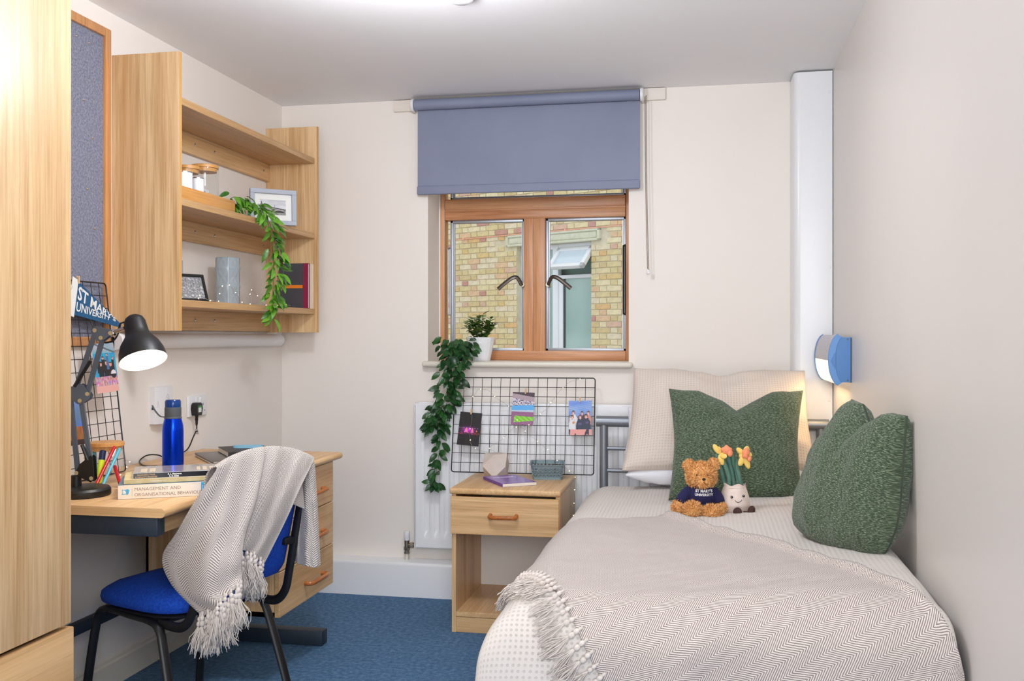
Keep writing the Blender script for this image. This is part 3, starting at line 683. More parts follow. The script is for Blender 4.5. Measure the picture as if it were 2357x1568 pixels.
ped = part('pedestal', MB().box((-1.990, 3.228, .250), (-1.490, 3.246, DZ-.03)).box((-1.990, 3.716, .250), (-1.490, 3.734, DZ-.03)).box((-1.990, 3.228, .250), (-1.490, 3.734, .268)).box((-1.990, 3.228, .25), (-1.98, 3.734, DZ-.03)), oak_z, t)
for z0, z1, yh in ((.583, .742, 3.53), (.414, .5795, 3.53), (.250, .4105, 3.53)):
    d = part('drawer', MB().rbox((-1.4895, 3.226, z0), (-1.470, 3.735, z1), .0018, 1), oak_y, t)
    zc_ = (z0+z1)/2-.012
    hp = spline([(-1.4705, yh-.082, zc_), (-1.452, yh-.082, zc_), (-1.440, yh-.066, zc_), (-1.438, yh, zc_), (-1.440, yh+.066, zc_), (-1.452, yh+.082, zc_), (-1.4705, yh+.082, zc_)], 22)
    part('handle', MB().tube(hp, .0085, 10, flat=1.0), handle_wood, d)
# ================================================================== CHAIR
CM = Vector((-1.48, 2.823, 0)); cf = Vector((-.92, .39, 0)).normalized(); cs_ = Vector((-cf.y*-1, -cf.x, 0)); cs_ = Vector((.39, .92, 0)).normalized()
def C(fw, sd, z): return CM+cf*fw+cs_*sd+Vector((0, 0, z))
t = thing('stacking_chair', 'blue fabric stacking chair with a black tube frame pulled up to the desk', 'chair', (CM.x, CM.y, 0))
def seat_mb(z0, th, grow=0, dome=.016):
    m = MB(); n = 64; rings = []
    for k, (sc, dz) in enumerate(((.90, 0), (.985, .006), (1.0, th*.4), (.985, th*.72), (.93, th*.92), (.80, th+dome*.5), (.5, th+dome*.9), (.2, th+dome))):
        ring = []
        for i in range(n):
            a = 2*pi*i/n; ca, sa = cos(a), sin(a); p = 3.6
            r_ = 1/((abs(ca)**p+abs(sa)**p)**(1/p))
            fw = .172+(.212+grow)*sc*r_*ca; sd = (.222+grow)*sc*r_*sa*(1+.05*ca)
            front = sm(.22, .42, fw)
            ring.append(C(fw, sd, z0+dz-front*.022*(dz/th)))
        rings.append(ring)
    V = [p for ring in rings for p in ring]; F = [(k*n+i, k*n+(i+1) % n, (k+1)*n+(i+1) % n, (k+1)*n+i) for k in range(len(rings)-1) for i in range(n)]
    F.append(tuple(range(n))[::-1]); F.append(tuple((len(rings)-1)*n+i for i in range(n))); return m.add(V, F)
part('seat', seat_mb(.412, .060, 0, .024), blue_fab, t, 180)
part('seat_pan', seat_mb(.396, .016, -.012, .0), black_met, t, 60)
for sd in (-1, 1):
    w_ = .200*sd
    pts = spline([C(.395, w_*1.12, 0), C(.372, w_*1.08, .18), C(.352, w_*1.02, .33), C(.335, w_, .378), C(.295, w_, .395), C(.18, w_, .392), C(.075, w_, .388), C(.035, w_*1.0, .368), C(.005, w_*1.03, .30), C(-.045, w_*1.08, .15), C(-.092, w_*1.12, 0)], 44)
    n_ = len(pts)
    part('leg_frame', MB().tube(pts, .0155, 12, flat=.62, up=cs_), black_met, t)
    for q in (pts[0], pts[-1]): part('foot_cap', MB().lathe([(.017, 0), (.017, .022)], 12, c=(q.x, q.y, 0)), black_met, t)
    ww = .183*sd
    pts = spline([C(.12, ww, .393), C(.03, ww, .384), C(-.045, ww, .388), C(-.088, ww, .428), C(-.108, ww, .50), C(-.150, ww, .68), C(-.190, ww, .82), C(-.196, ww, .845)], 40)
    part('back_post', MB().tube(pts, .0150, 12, flat=.7, up=cf), black_met, t)
    part('bracket', MB().rbox((-.012, -.028, -.012), (.012, .028, .012), .006, 2).xf(frame(C(-.128, ww-.022*sd, .595), cf, cs_)), black_met, t)
part('cross_bar', MB().tube([C(.30, -.2, .388), C(.30, .2, .388)], .010, 10).tube([C(.06, -.2, .386), C(.06, .2, .386)], .010, 10), black_met, t)
def br(a, b, off):
    sd = (a*2-1); z = .485+b*.372; e = (1-abs(sd)**6)*(1-abs(b*2-1)**6)
    lean = -.098-(z-.47)*.262
    hw = .182*(1-.12*sm(.1, 0, b)**2) if b < .1 else .182
    return C(lean-.025*(1-sd*sd)+.028+off*(.25+.75*e**.5), sd*hw, z)
mbk = MB().grid(28, 24, lambda a, b: br(a, b, .014)).grid(28, 24, lambda a, b: br(1-a, b, -.014))
for b in (0, 1):
    mbk.grid(28, 1, lambda a, c_: br(a, b, .014*(1-2*c_)) if b else br(1-a, b, .014*(1-2*c_)))
for a in (0, 1):
    mbk.grid(24, 1, lambda q, c_: br(a, q if not a else q, .014*(1-2*c_)) if not a else br(a, 1-q, .014*(1-2*c_)))
part('backrest', mbk, blue_fab, t, 60)
# ---- throw over the chair back
TL = [[(-1.332, 2.511, 0.874), (-1.318, 2.564, 0.892), (-1.297, 2.63, 0.904), (-1.27, 2.686, 0.908)], [(-1.377, 2.481, 0.795), (-1.33, 2.511, 0.791), (-1.296, 2.569, 0.783), (-1.268, 2.625, 0.775)], [(-1.45, 2.508, 0.697), (-1.361, 2.484, 0.705), (-1.3, 2.517, 0.701), (-1.279, 2.582, 0.689)], [(-1.523, 2.555, 0.612), (-1.413, 2.495, 0.61), (-1.31, 2.474, 0.619), (-1.273, 2.543, 0.623)], [(-1.497, 2.56, 0.535), (-1.401, 2.497, 0.527), (-1.31, 2.474, 0.542), (-1.273, 2.543, 0.583)], [(-1.38, 2.521, 0.461), (-1.332, 2.49, 0.488), (-1.285, 2.479, 0.53), (-1.266, 2.534, 0.561)]]
TR = [[(-1.29, 2.672, 0.907), (-1.262, 2.759, 0.903), (-1.226, 2.837, 0.884), (-1.199, 2.883, 0.86)], [(-1.289, 2.6, 0.803), (-1.263, 2.687, 0.79), (-1.242, 2.763, 0.786), (-1.215, 2.819, 0.782)], [(-1.301, 2.578, 0.72), (-1.281, 2.653, 0.7), (-1.264, 2.718, 0.685), (-1.251, 2.781, 0.677)], [(-1.311, 2.566, 0.645), (-1.299, 2.619, 0.627), (-1.293, 2.671, 0.598), (-1.291, 2.722, 0.563)]]
TT = [[(-1.266, 2.931, 0.822), (-1.233, 2.897, 0.86), (-1.215, 2.9, 0.86), (-1.22, 2.94, 0.839)], [(-1.273, 2.94, 0.681), (-1.235, 2.907, 0.688), (-1.211, 2.911, 0.688), (-1.21, 2.942, 0.683)], [(-1.276, 2.939, 0.517), (-1.234, 2.907, 0.521), (-1.208, 2.912, 0.515), (-1.201, 2.944, 0.516)]]
def front_rows(top):              # the part of the cloth that goes over the ridge and down the seat side
    r1 = [tuple(Vector(p)+cf*.030+Vector((0, 0, -.003))) for p in top]; r2 = [tuple(Vector(p)+cf*.052+Vector((0, 0, -.05))) for p in top]; r3 = [tuple(Vector(p)+cf*.040+Vector((0, 0, -.16))) for p in top]
    return [r3, r2, r1]
def sheet(net, nu, nv, fold, seed, uo=0.0, rot=0.0):
    cols = [spline([row[i] for row in net], nv) for i in range(len(net[0]))]
    rows = [spline([c_[j] for c_ in cols], nu) for j in range(nv+1)]
    V = []; U = []; vlen = [0.0]*(nu+1)
    for j in range(nv+1):
        ul = 0.0
        for i in range(nu+1):
            p = rows[j][i]
            if i: ul += (rows[j][i]-rows[j][i-1]).length
            if j: vlen[i] += (rows[j][i]-rows[j-1][i]).length
            dn = Vector((.42, -.90, .05))
            q = p+dn*(fold*sin(i/nu*pi*5+seed+j/nv*1.6)*sm(.15, .6, j/nv)+.004*nz(i*.16+seed, j*.1, seed))
            V.append(q); U.append((i/nu*(rows[nv//2][nu]-rows[nv//2][0]).length*1.12+uo, vlen[i]+rot*i/nu))
    F = [(j*(nu+1)+i, j*(nu+1)+i+1, (j+1)*(nu+1)+i+1, (j+1)*(nu+1)+i) for j in range(nv) for i in range(nu)]
    return V, F, U
ct = thing('throw_blanket', 'beige herringbone throw with a knotted fringe hung over the blue chair', 'blanket', (-1.32, 2.62, .46))
mb = MB(); edges = []
for net, fold, seed, uo, fr in ((front_rows(TR[0])+TR, .006, 2, 0, 1), (front_rows(TL[0])+TL, .007, 5, .4, 1), (TT, .004, 1, .9, 0)):
    V, F, U = sheet(net, 48, 90, fold, seed, uo); mb.add(V, F, U)
    if fr: edges.append(V[-49:])
    if not fr:
        V2, F2, U2 = sheet([[tuple(Vector(p)+cf*.05+cs_*.035) for p in row] for row in TT], 48, 90, .003, 4, 1.1); n0 = len(mb.v); mb.add(V2, F2, U2)
        a0 = n0-len(V); k = 49
        for (A0, B0) in ((a0, n0),):       # close the folded tail along both sides and the bottom fold
            for j in range(90):
                for c_ in (0, 48): mb.f.append((A0+j*k+c_, A0+(j+1)*k+c_, B0+(j+1)*k+c_, B0+j*k+c_)); mb.m.append(0)
            for i in range(48): mb.f.append((A0+90*k+i, A0+90*k+i+1, B0+90*k+i+1, B0+90*k+i)); mb.m.append(0)
c_ = part('cloth', mb, throw_m, ct, 180)
m = c_.modifiers.new('thickness', 'SOLIDIFY'); m.thickness = .0035; m.offset = 0
r = random.Random(8)
for e, cnt in ((edges[0], 9), (edges[1], 11)):
    for i in range(cnt):
        f = (i+.4)/cnt*48; p = e[int(f)]; sd = e[min(48, int(f)+2)]-e[max(0, int(f)-2)]
        for k in range(2):
            place_tassel(ct, p+Vector((r.uniform(-.006, .006), r.uniform(-.008, .004), -.002-.016*k)), (r.uniform(-.22, .18), r.uniform(-.2, .1), -1), sd, i+k, r.uniform(.95, 1.25))
# ================================================================== ITEMS ON THE WALL SHELF
ZS2, ZS1 = 1.740, 1.378
# bamboo tray with jars
t = thing('tray', 'bamboo box tray on the middle wall shelf holding two glass jars', 'tray', (-1.90, 3.42, ZS2))
ty0, ty1, tx0, tx1 = 3.215, 3.625, -1.985, -1.842
part('tray_base', MB().rbox((tx0, ty0, ZS2), (tx1, ty1, ZS2+.006), .002), bamboo, t)
for a, b in (((tx1-.008, ty0, ZS2+.003), (tx1, ty1, ZS2+.050)), ((tx0, ty0, ZS2+.003), (tx0+.008, ty1, ZS2+.050)), ((tx0+.008, ty1-.008, ZS2+.003), (tx1-.008, ty1, ZS2+.050)), ((tx0+.008, ty0, ZS2+.003), (tx1-.008, ty0+.008, ZS2+.050))):
    part('tray_side', MB().rbox(a, b, .0015), bamboo, t)
label_m = plain('white_paper_label', srgb(238, 240, 244), .6)
tea_m = varied('tea_bags', srgb(206, 204, 200), srgb(240, 240, 240), 60, .9, .4, 80, .004)
for (x, y, rr, h, lab) in ((-1.925, 3.535, .0525, .160, 'tall glass jar with a bamboo lid, half full of white bags, on the tray'), (-1.930, 3.405, .050, .134, 'short glass jar with a bamboo lid behind the white tins on the tray')):
    t = thing('glass_jar', lab, 'jar', (x, y, ZS2+.0065), 'jars on the tray')
    c = (x, y, ZS2+.0065)
    part('glass', MB().lathe([(rr*.93, 0), (rr, .006), (rr, h), (rr*.97, h)], 32, c=c, capt=False), jar_glass, t)
    part('lid', MB().lathe([(rr*.88, h-.014), (rr*.9, h), (rr*1.01, h+.0005), (rr*1.01, h+.010), (rr*.98, h+.012)], 32, c=c), bamboo, t)
    r = random.Random(int(y*100)); m = MB()
    for i in range(11): m.rbox((-.016, -.013, -.006), (.016, .013, .006), .004, 1, Matrix.Translation((x+r.uniform(-.022, .022), y+r.uniform(-.022, .022), c[2]+.014+r.random()*h*.45)) @ Matrix.Rotation(r.random()*6, 4, Vector((r.random(), r.random(), r.random())).normalized()))
    part('bag', m, tea_m, t)
for (x, y, rr, h, lab) in ((-1.873, 3.385, .0225, .098, 'small white tin standing before the tall jar on the tray'), (-1.874, 3.285, .032, .104, 'wider white tin standing before the short jar on the tray')):
    t = thing('tin', lab, 'tin', (x, y, ZS2+.0065), 'white tins on the tray'); c = (x, y, ZS2+.0065)
    part('can', MB().lathe([(rr, 0), (rr, h-.004)], 28, c=c), label_m, t); part('rim', MB().lathe([(rr*1.02, h-.004), (rr*1.02, h), (rr*.92, h), (rr*.92, h-.006)], 28, c=c, capt=True), chrome, t)
# framed print of a bridge
def bridge(u, v):
    n = nz(u*40, v*40)*14
    if not (.0 < u < 1 and 0 < v < 1): return (240, 240, 238)
    sky = 232-30*v+nz(u*3, v*5, 4)*22
    c = (sky, sky, sky+4)
    if .02 < u < .10 and v < .93-abs(u-.06)*(9 if v > .72 else 0): c = (120+n*2, 122+n*2, 126+n*2) if v < .72 else (60, 60, 62)
    if .10 < u < .36 and v < .66-.25*(u-.10)+.04*(int(u*60) % 2): c = (150+n*2, 150+n*2, 152+n*2)
    if abs(v-(.58-.22*u)) < .035: c = (58+n, 56+n, 56+n)
    if abs(v-(.52-.20*u)) < .022: c = (170+n, 168+n, 165+n)
    for (cx, w, top) in ((.24, .26, .48), (.74, .24, .42)):
        k = abs(u-cx)/w
        if k < 1 and v < .46-.16*u+.02:
            arch = .16+(top-.16)*math.sqrt(1-k*k)
            c = (92+n, 90+n, 88+n) if v > arch-.035 else (176+n*2, 172+n*2, 170+n*2) if v > arch*.72 else (70+n, 66+n, 64+n)
    if v < .17: c = (150+nz(u*6, v*60)*40, 148+nz(u*6, v*60)*40, 146+nz(u*6, v*60)*40)
    if abs(u-.56) < .006 and .46 < v < .66: c = (120, 120, 122)
    return c
def photo_frame(name, label, BLp, xd, yd, wd, ht, fw_, dep, mat, mount, fn, nx=70, ny=50, prm=None):
    M = frame(BLp, xd, yd); t = thing(name, label, 'picture frame', BLp)
    for a, b in (((0, 0, 0), (wd, fw_, dep)), ((0, ht-fw_, 0), (wd, ht, dep)), ((0, fw_, 0), (fw_, ht-fw_, dep)), ((wd-fw_, fw_, 0), (wd, ht-fw_, dep))):
        part('frame_bar', MB().rbox(a, b, .0015, 1, M), mat, t)
    part('backing', MB().box((fw_*.5, fw_*.5, .0), (wd-fw_*.5, ht-fw_*.5, dep*.4)).xf(M), mount, t)
    mw = .16*ht if mount is card else .0
    me = print_mesh('print', wd-2*fw_-2*mw, ht-2*fw_-2*mw, nx, ny, fn, M @ Matrix.Translation((wd/2, fw_+mw, dep*.4+.0006)), prm or print_matte)
    off = ORG[t.name]; me.transform(Matrix.Translation(-off)); obj('print', me, t)
    part('strut', MB().box((wd*.44, ht*.1, -.004), (wd*.56, ht*.8, -.001)).xf(M), mount, t)
    return t
card = plain('mount_card', srgb(240, 239, 234), .8)
fr_grey = plain('pale_grey_frame', srgb(176, 182, 194), .5)
photo_frame('picture_frame', 'pale grey frame with a black and white bridge print on the wall shelf', (-1.957, 3.985, ZS2+.0005), (.158, .130, 0), (-.04, .045, 1), .205, .158, .020, .024, fr_grey, card, bridge)
blk = plain('black_frame', srgb(26, 26, 27), .35)
def foil(u, v): k = 128+90*abs(nz(u*9, v*9, 2))+60*nz(u*22, v*22, 5); return (k, k, k+2)
photo_frame('picture_frame', 'small black frame with silvery foil art on the lowest wall shelf', (-1.955, 3.345, ZS1+.0005), (.075, .130, 0), (-.055, .030, .16), .150, .112, .010, .012, blk, blk, foil, 60, 44, print_m)
# leaning grey frame further back
photo_frame('picture_frame', 'grey frame half hidden behind the small black frame', (-2.040, 3.42, ZS1+.0005), (.0, 1, 0), (-.02, -.0, 1), .135, .17, .016, .014, fr_grey, card, lambda u, v: (225, 225, 225), 4, 4)
# patterned vase
def vase(a, b):
    th = a*2*pi; z = b*.200; k = a*6; cell = k-math.floor(k)-.5; row = b*2.6; rc = row-math.floor(row)-.5
    q = max(abs(cell), abs(rc)); d = abs(abs(cell)-abs(rc))
    rr = .0520-.0075*max(0, 1-q*2.05)**.9*(.35+.65*min(1, d*4))-.003*sm(.03, 0, b)-.003*sm(.985, 1, b)
    return (-1.965+rr*cos(th), 3.800+rr*sin(th), ZS1+z)
vm = plain('grey_glazed_ceramic', srgb(158, 168, 174), .18)
m = MB().grid(144, 80, vase).grid(48, 10, lambda a, b: (-1.965+.0455*cos(a*2*pi), 3.800+.0455*sin(a*2*pi), ZS1+.2-b*.06)).lathe([(.0515-.006, .1995), (.0455, .1995)], 48, c=(-1.965, 3.80, ZS1), capb=False, capt=False)
m.lathe([(.0001, 0), (.048, 0)], 48, c=(-1.965, 3.80, ZS1+.0005), capb=False, capt=False)
single('vase', m, vm, 'tall grey ceramic vase with a faceted star pattern on the lowest wall shelf', 'vase')
# books standing at the end of the shelf, covers facing the room
def book(name, label, a, b, cover, page, spine_axis, group=None, extra=None):
    # a,b opposite corners; spine_axis: 0 = spine at min x, 1 = min y ; flat faces along the thinnest dimension
    t = thing(name, label, 'book', ((a[0]+b[0])/2, (a[1]+b[1])/2, min(a[2], b[2])), group)
    d = [abs(q-p) for p, q in zip(a, b)]; k = d.index(min(d)); lo = [min(p, q) for p, q in zip(a, b)]; hi = [max(p, q) for p, q in zip(a, b)]
    c = .0022
    for side in (0, 1):
        l2, h2 = lo[:], hi[:]
        if side: l2[k] = hi[k]-c
        else: h2[k] = lo[k]+c
        part('cover', MB().rbox(l2, h2, .0007, 1), cover, t)
    l2, h2 = lo[:], hi[:]; h2[spine_axis] = lo[spine_axis]+c
    part('spine', MB().rbox(l2, h2, .0007, 1), cover, t)
    l2 = [lo[i]+(c if i in (k, spine_axis) else .003) for i in range(3)]; h2 = [hi[i]-(c if i == k else .003) for i in range(3)]
    part('pages', MB().box(l2, h2), page, t); return t
page_m = plain('book_pages', srgb(236, 228, 214), .8)
slate = plain('slate_book_cover', srgb(70, 70, 76), .55); maroon = plain('maroon_book_cover', srgb(146, 20, 66), .5); orange = plain('orange_band', srgb(240, 132, 32), .5)
t = book('book', 'slate grey hardback with an orange band and maroon edge standing on the wall shelf', (-1.985, 4.352, ZS1), (-1.838, 4.372, ZS1+.216), slate, page_m, 0, 'upright books on the wall shelf')
part('band', MB().box((-1.9855, 4.3515, ZS1+.098), (-1.866, 4.3522, ZS1+.113)), orange, t)
part('corner_strip', MB().box((-1.862, 4.3512, ZS1+.0005), (-1.8375, 4.3522, ZS1+.2158)), maroon, t)
book('book', 'cream paperback behind the slate grey hardback on the wall shelf', (-1.975, 4.374, ZS1), (-1.826, 4.3885, ZS1+.214), plain('cream_book_cover', srgb(228, 206, 178), .6), page_m, 0, 'upright books on the wall shelf')
# ================================================================== DESK ITEMS
# wire grid panel helper
def wire_grid(name, label, O, xd, yd, nx, ny, p, group='wire grid panels'):
    M = frame(O, xd, yd); W, H = nx*p, ny*p; t = thing(name, label, 'grid panel', tuple(O), group)
    rc = .012; r1, r2 = .0026, .0014
    pts = []
    for cx, cy, a0 in ((W-rc, rc, -pi/2), (W-rc, H-rc, 0), (rc, H-rc, pi/2), (rc, rc, pi)):
        for k in range(5): a = a0+k*pi/8; pts.append(M @ Vector((cx+rc*cos(a), cy+rc*sin(a), 0)))
    pts.append(pts[0]); part('rim', MB().tube(pts, r1, 8, cap=False), black_met, t)
    hv_ = mesh('wire', MB().tube([(0, 0, 0), (0, H, 0)], r2, 6).xf(M.to_3x3().to_4x4()), black_met); hh = mesh('wire', MB().tube([(0, 0, 0), (W, 0, 0)], r2, 6).xf(M.to_3x3().to_4x4()), black_met)
    for i in range(1, nx): o = obj('wire', hv_, t); o.location = (M @ Vector((i*p, 0, .0014)))-Vector(O)
    for j in range(1, ny): o = obj('wire', hh, t); o.location = (M @ Vector((0, j*p, -.0014)))-Vector(O)
    return M
GL = wire_grid('grid_panel', 'black wire grid panel leaning on the wall behind the desk lamp', (-1.968, 2.630, DZ+.004), (0, 1, 0), (-.078, .02, .65), 10, 15, .0437)
# clothespins
def clothespin(p, up, nrm, label):
    side = Vector(up).cross(Vector(nrm)); M = frame(p, side, up)
    t = thing('clothespin', label, 'clothespin', tuple(p), 'mini clothespins')
    for s in (0, 1): part('jaw', MB().rbox((-.0028, -.010, .0005+s*.0045-.001), (.0028, .016, .004+s*.0045-.001), .0006, 1, M @ Matrix.Rotation((.10 if s else -.10), 4, 'X')), pin_wood, t)
    part('spring', MB().tube([M @ Vector((-.0032, .003, .004)), M @ Vector((.0032, .003, .004))], .0016, 8), chrome, t)
def card_print(name, label, M, wd, ht, fn, nx, ny, group='clipped photo prints'):      # thin print, origin top centre; M: x right, y up, z out
    me = print_mesh(name, wd, ht, nx, ny, fn, Matrix.Translation((0, -ht, .0003)), print_m)
    o = obj(name, me); o.matrix_world = M; ORG[o.name] = M.translation; tag(o, label, 'photo', group)
    bk = obj('paper_back', mesh('paper_back', MB().box((-wd/2, -ht, -.0003), (wd/2, 0, .0001)), label_m), o)
    return o
rp = random.Random(11)
def crowd(u, v):                    # indoor group picture
    c = (150+60*nz(u*3, v*8), 175, 190) if v > .80 else (40+40*nz(u*8, v*8), 160+20*nz(u*5, v*5), 205)
    if v > .80 and abs((v-.8)*1.6-(1-u)*.35) < .03: c = (90, 100, 110)
    for (x, y, s, sk) in ((.30, .58, .085, 1), (.55, .60, .085, 1), (.74, .56, .08, 1), (.42, .70, .06, 1), (.86, .68, .05, 1), (.2, .7, .05, 1), (.62, .76, .045, 0)):
        d2 = math.hypot((u-x), (v-y)*1.5)
        if d2 < s: c = (224, 160, 140) if d2 < s*.8 and v < y+s*.3 else (60, 44, 40)
        elif abs(u-x) < s*1.3 and y-.30 < v < y-s*.5: c = (36, 34, 42) if sk and nz(x*30, 2) > -.2 else (70, 110, 160)
    if v < .33: c = (200+nz(u*14, v*14)*70, 150+nz(u*17, v*17, 3)*90, 170+nz(u*13, v*13, 6)*70)
    if v < .14: c = (236, 176, 166)
    if math.hypot(u-.84, (v-.36)*1.4) < .12: c = (236, 226, 230) if v > .36 else (40, 38, 44)
    return c
Mg = frame((0, 0, 0), GL.col[0].xyz, GL.col[1].xyz)
def on_grid(G, x, y, out, roll=0.0):
    M = G @ Matrix.Translation((x, y, out)) @ Matrix.Rotation(roll, 4, 'Z'); return M
NZ = 1 if (GL.col[2].xyz.x > 0) else -1
card_print('photo_print', 'print of a group of friends indoors clipped to the grid behind the lamp', on_grid(GL, .372, .445, .006, R_(2)), .125, .168, crowd, 60, 80)
def dusk(u, v):
    if v > .36+.3*(u < .2): return (70+50*v, 110+40*v, 190+20*nz(u*3, v*3)*3)
    return (176-80*(.36-v)+40*nz(u*18, v*6), 104+30*nz(u*14, v*5), 50) if v > .1 else (60, 44, 40)
card_print('photo_print', 'print of a castle at dusk clipped low on the grid behind the lamp', on_grid(GL, .175, .285, .006, R_(-1)), .11, .168, dusk, 30, 40)
# felt pennant
navy_felt = varied('navy_pennant_felt', srgb(22, 74, 116), srgb(34, 90, 132), 60, .9); white_felt = plain('white_felt', srgb(226, 226, 222), .9)
pM = on_grid(GL, .272, .655, .007, R_(-20))
t = thing('pennant', 'navy felt university pennant with white lettering clipped to the grid', 'pennant', tuple(pM.translation))
part('flag', MB().prism([(0, -.122), (0, 0), (.255, -.060), (.255, -.072)], .0014, pM), navy_felt, t)
part('hem', MB().prism([(-.028, -.132), (-.028, .004), (.002, .002), (.002, -.130)], .0020, pM), white_felt, t)
part('tie', MB().prism([(-.050, -.042), (-.050, -.026), (-.022, -.028), (-.022, -.040)], .0020, pM), white_felt, t)
def taper_text(txt, x0, x1, y0a, h0, h1, bold):     # lettering that shrinks towards the tip
    mb = text_mb(txt, 1.0, Matrix.Identity(4), .001, bold); xs = [p[0] for p in mb.v]; ys = [p[1] for p in mb.v]; a, b = min(xs), max(xs); c0, c1 = min(ys), max(ys)
    out = []
    for x, y, z in mb.v:
        u = (x-a)/(b-a); v = (y-c0)/(c1-c0); h = h0+(h1-h0)*u
        X = x0+(x1-x0)*(u-.10*u*(1-u)*-1.0); Y = y0a(X)+v*h; out.append(tuple(pM @ Vector((X, Y, .0018+z*.2))))
    mb.v = out; return mb
part('lettering', taper_text("ST MARY'S", .008, .222, lambda X: -.064+.005*X, .052, .012, .022), white_felt, t)
part('lettering', taper_text("UNIVERSITY", .008, .190, lambda X: -.108+.20*X, .034, .012, .016), white_felt, t)
clothespin(on_grid(GL, .272, .655, .0065).translation, GL.col[1].xyz, GL.col[2].xyz, 'mini wooden clothespin holding the navy pennant')
# desk lamp
t = thing('desk_lamp', 'black and slate jointed desk lamp, switched on, with a round base', 'lamp', (-1.805, 2.585, DZ))
part('base', MB().lathe([(.081, 0), (.083, .004), (.083, .018), (.078, .0245), (.07, .026)], 48, c=(-1.805, 2.585, DZ)), lamp_black, t)
part('socket', MB().lathe([(.016, .0), (.015, .03), (.012, .032)], 20, c=(-1.832, 2.60, DZ+.0255)), lamp_black, t)
rv = Vector((.981, .1925, 0)); fv = Vector((-.1925, .981, 0)); LO = Vector((-1.812, 2.60, 0))
def LP(x, y, d=0.0): return Vector((-1.8, 2.6, 1.245))+rv*((x-205)/2246*2.9)+Vector((0, 0, -(y-775.5)/2246*2.9))+fv*d
def L3(x, y, off=0.0):                 # point of the lamp's own working plane (faces the room), x,y measured on it in mm
    return Vector((-1.805, 2.60, DZ))+rv*(x/1000)+Vector((0, 0, y/1000))+fv*off
def plate(pts, off, th=.003, mat=lamp_grey, nm='joint_plate'):
    M = Matrix(((rv.x, 0, fv.x, 0), (rv.y, 0, fv.y, 0), (0, 1, 0, 0), (0, 0, 0, 1)))
    M.translation = Vector((-1.805, 2.60, DZ))+fv*off
    return part(nm, MB().prism([(x/1000, y/1000) for x, y in pts], th, M), mat, t)
def barm(a, b, wd, off, mat=lamp_grey, nm='arm'):
    A, B = Vector(a), Vector(b); d = (B-A).normalized(); n = Vector((-d.y, d.x))*wd/2
    M = Matrix(((rv.x, 0, fv.x, 0), (rv.y, 0, fv.y, 0), (0, 1, 0, 0), (0, 0, 0, 1))); M.translation = Vector((-1.805, 2.60, DZ))+fv*off
    q = [A+n, A-n, B-n, B+n]; return part(nm, MB().prism([(p.x/1000, p.y/1000) for p in q], .009, M), mat, t)
for off in (-.012, .010):
    plate([(-24, 64), (-8, 92), (24, 118), (30, 112), (34, 46), (24, 38), (-18, 58)], off, mat=lamp_black)
    plate([(-52, 300), (-42, 318), (-8, 330), (2, 326), (22, 296), (18, 284), (-8, 268), (-16, 270)], off)
    plate([(24, 484), (30, 496), (38, 500), (86, 488), (90, 480), (58, 456), (46, 456)], off)
barm((-18, 66), (-42, 306), 13, -.006); barm((20, 92), (-8, 282), 13, -.006)
barm((-24, 316), (36, 488), 13, -.006); barm((8, 292), (56, 466), 13, -.006)
part('spring', MB().tube([L3(-24, 322, -.011), L3(24, 398, -.011)], .0055, 10), lamp_black, t); part('spring', MB().tube([L3(-2, 150, -.011), L3(16, 104, -.011)], .0055, 10), lamp_black, t)
for x, y in ((-18, 66), (26, 50), (-44, 304), (14, 300), (-8, 280), (36, 488), (54, 466), (82, 480)):
    part('rivet', MB().lathe([(.0062, 0), (.0055, .002), (.002, .003)], 12, frame(L3(x, y, -.0125), rv, (0, 0, -1))), plain('brass_rivet', srgb(206, 196, 160), .3, .6) if 'brass_rivet' not in bpy.data.materials else bpy.data.materials['brass_rivet'], t)
part('knuckle', MB().tube([L3(82, 480, -.004), L3(124, 494, -.010)], .006, 10).ell(L3(86, 480), (.012, .012, .012)), chrome, t)
ax = (rv*.33-fv*.34+Vector((0, 0, -.88))).normalized(); tp = L3(142, 528, .012)
MS = frame(tp, ax.orthogonal(), ax.cross(ax.orthogonal()))
zx = MS.col[2].xyz
if zx.dot(ax) < 0: MS = frame(tp, ax.cross(ax.orthogonal()), ax.orthogonal())
prof = [(.001, -.004), (.016, -.002), (.026, .006), (.031, .018), (.0335, .05), (.036, .064), (.044, .076), (.056, .094), (.064, .116), (.0675, .138), (.068, .146)]
part('shade', MB().lathe(prof, 48, MS, capb=True, capt=False), lamp_black, t)
part('shade_lining', MB().lathe([(.030, .058), (.043, .080), (.054, .098), (.0625, .118), (.0665, .1455), (.068, .146)], 48, MS, capt=False), plain('white_lamp_lining', srgb(240, 238, 232), .5), t)
bulb_pos = tp+ax*.112
part('bulb', MB().ell(bulb_pos, (.024, .024, .026)).tube([tp+ax*.06, tp+ax*.095], .013, 12), emis('lit_bulb', (1, .93, .82, 1), 9.0), t)
l = bpy.data.lights.new('desk_lamp_light', 'POINT'); l.energy = 1.6; l.color = (1, .86, .70); l.shadow_soft_size = .025
o = bpy.data.objects.new('desk_lamp_light', l); COL.objects.link(o); o.parent = t; o.location = tp+ax*.136-Vector(t.location)
cab = spline([L3(118, 512, .0), L3(100, 506, .016), L3(92, 478, .02), L3(78, 458, .02), L3(52, 452, .016), L3(34, 470, .014), L3(20, 505, .012), L3(14, 520, .004), L3(22, 512, -.002), L3(30, 490, 0)], 40)
part('cord', MB().tube(cab, .0028, 8), lamp_black, t)
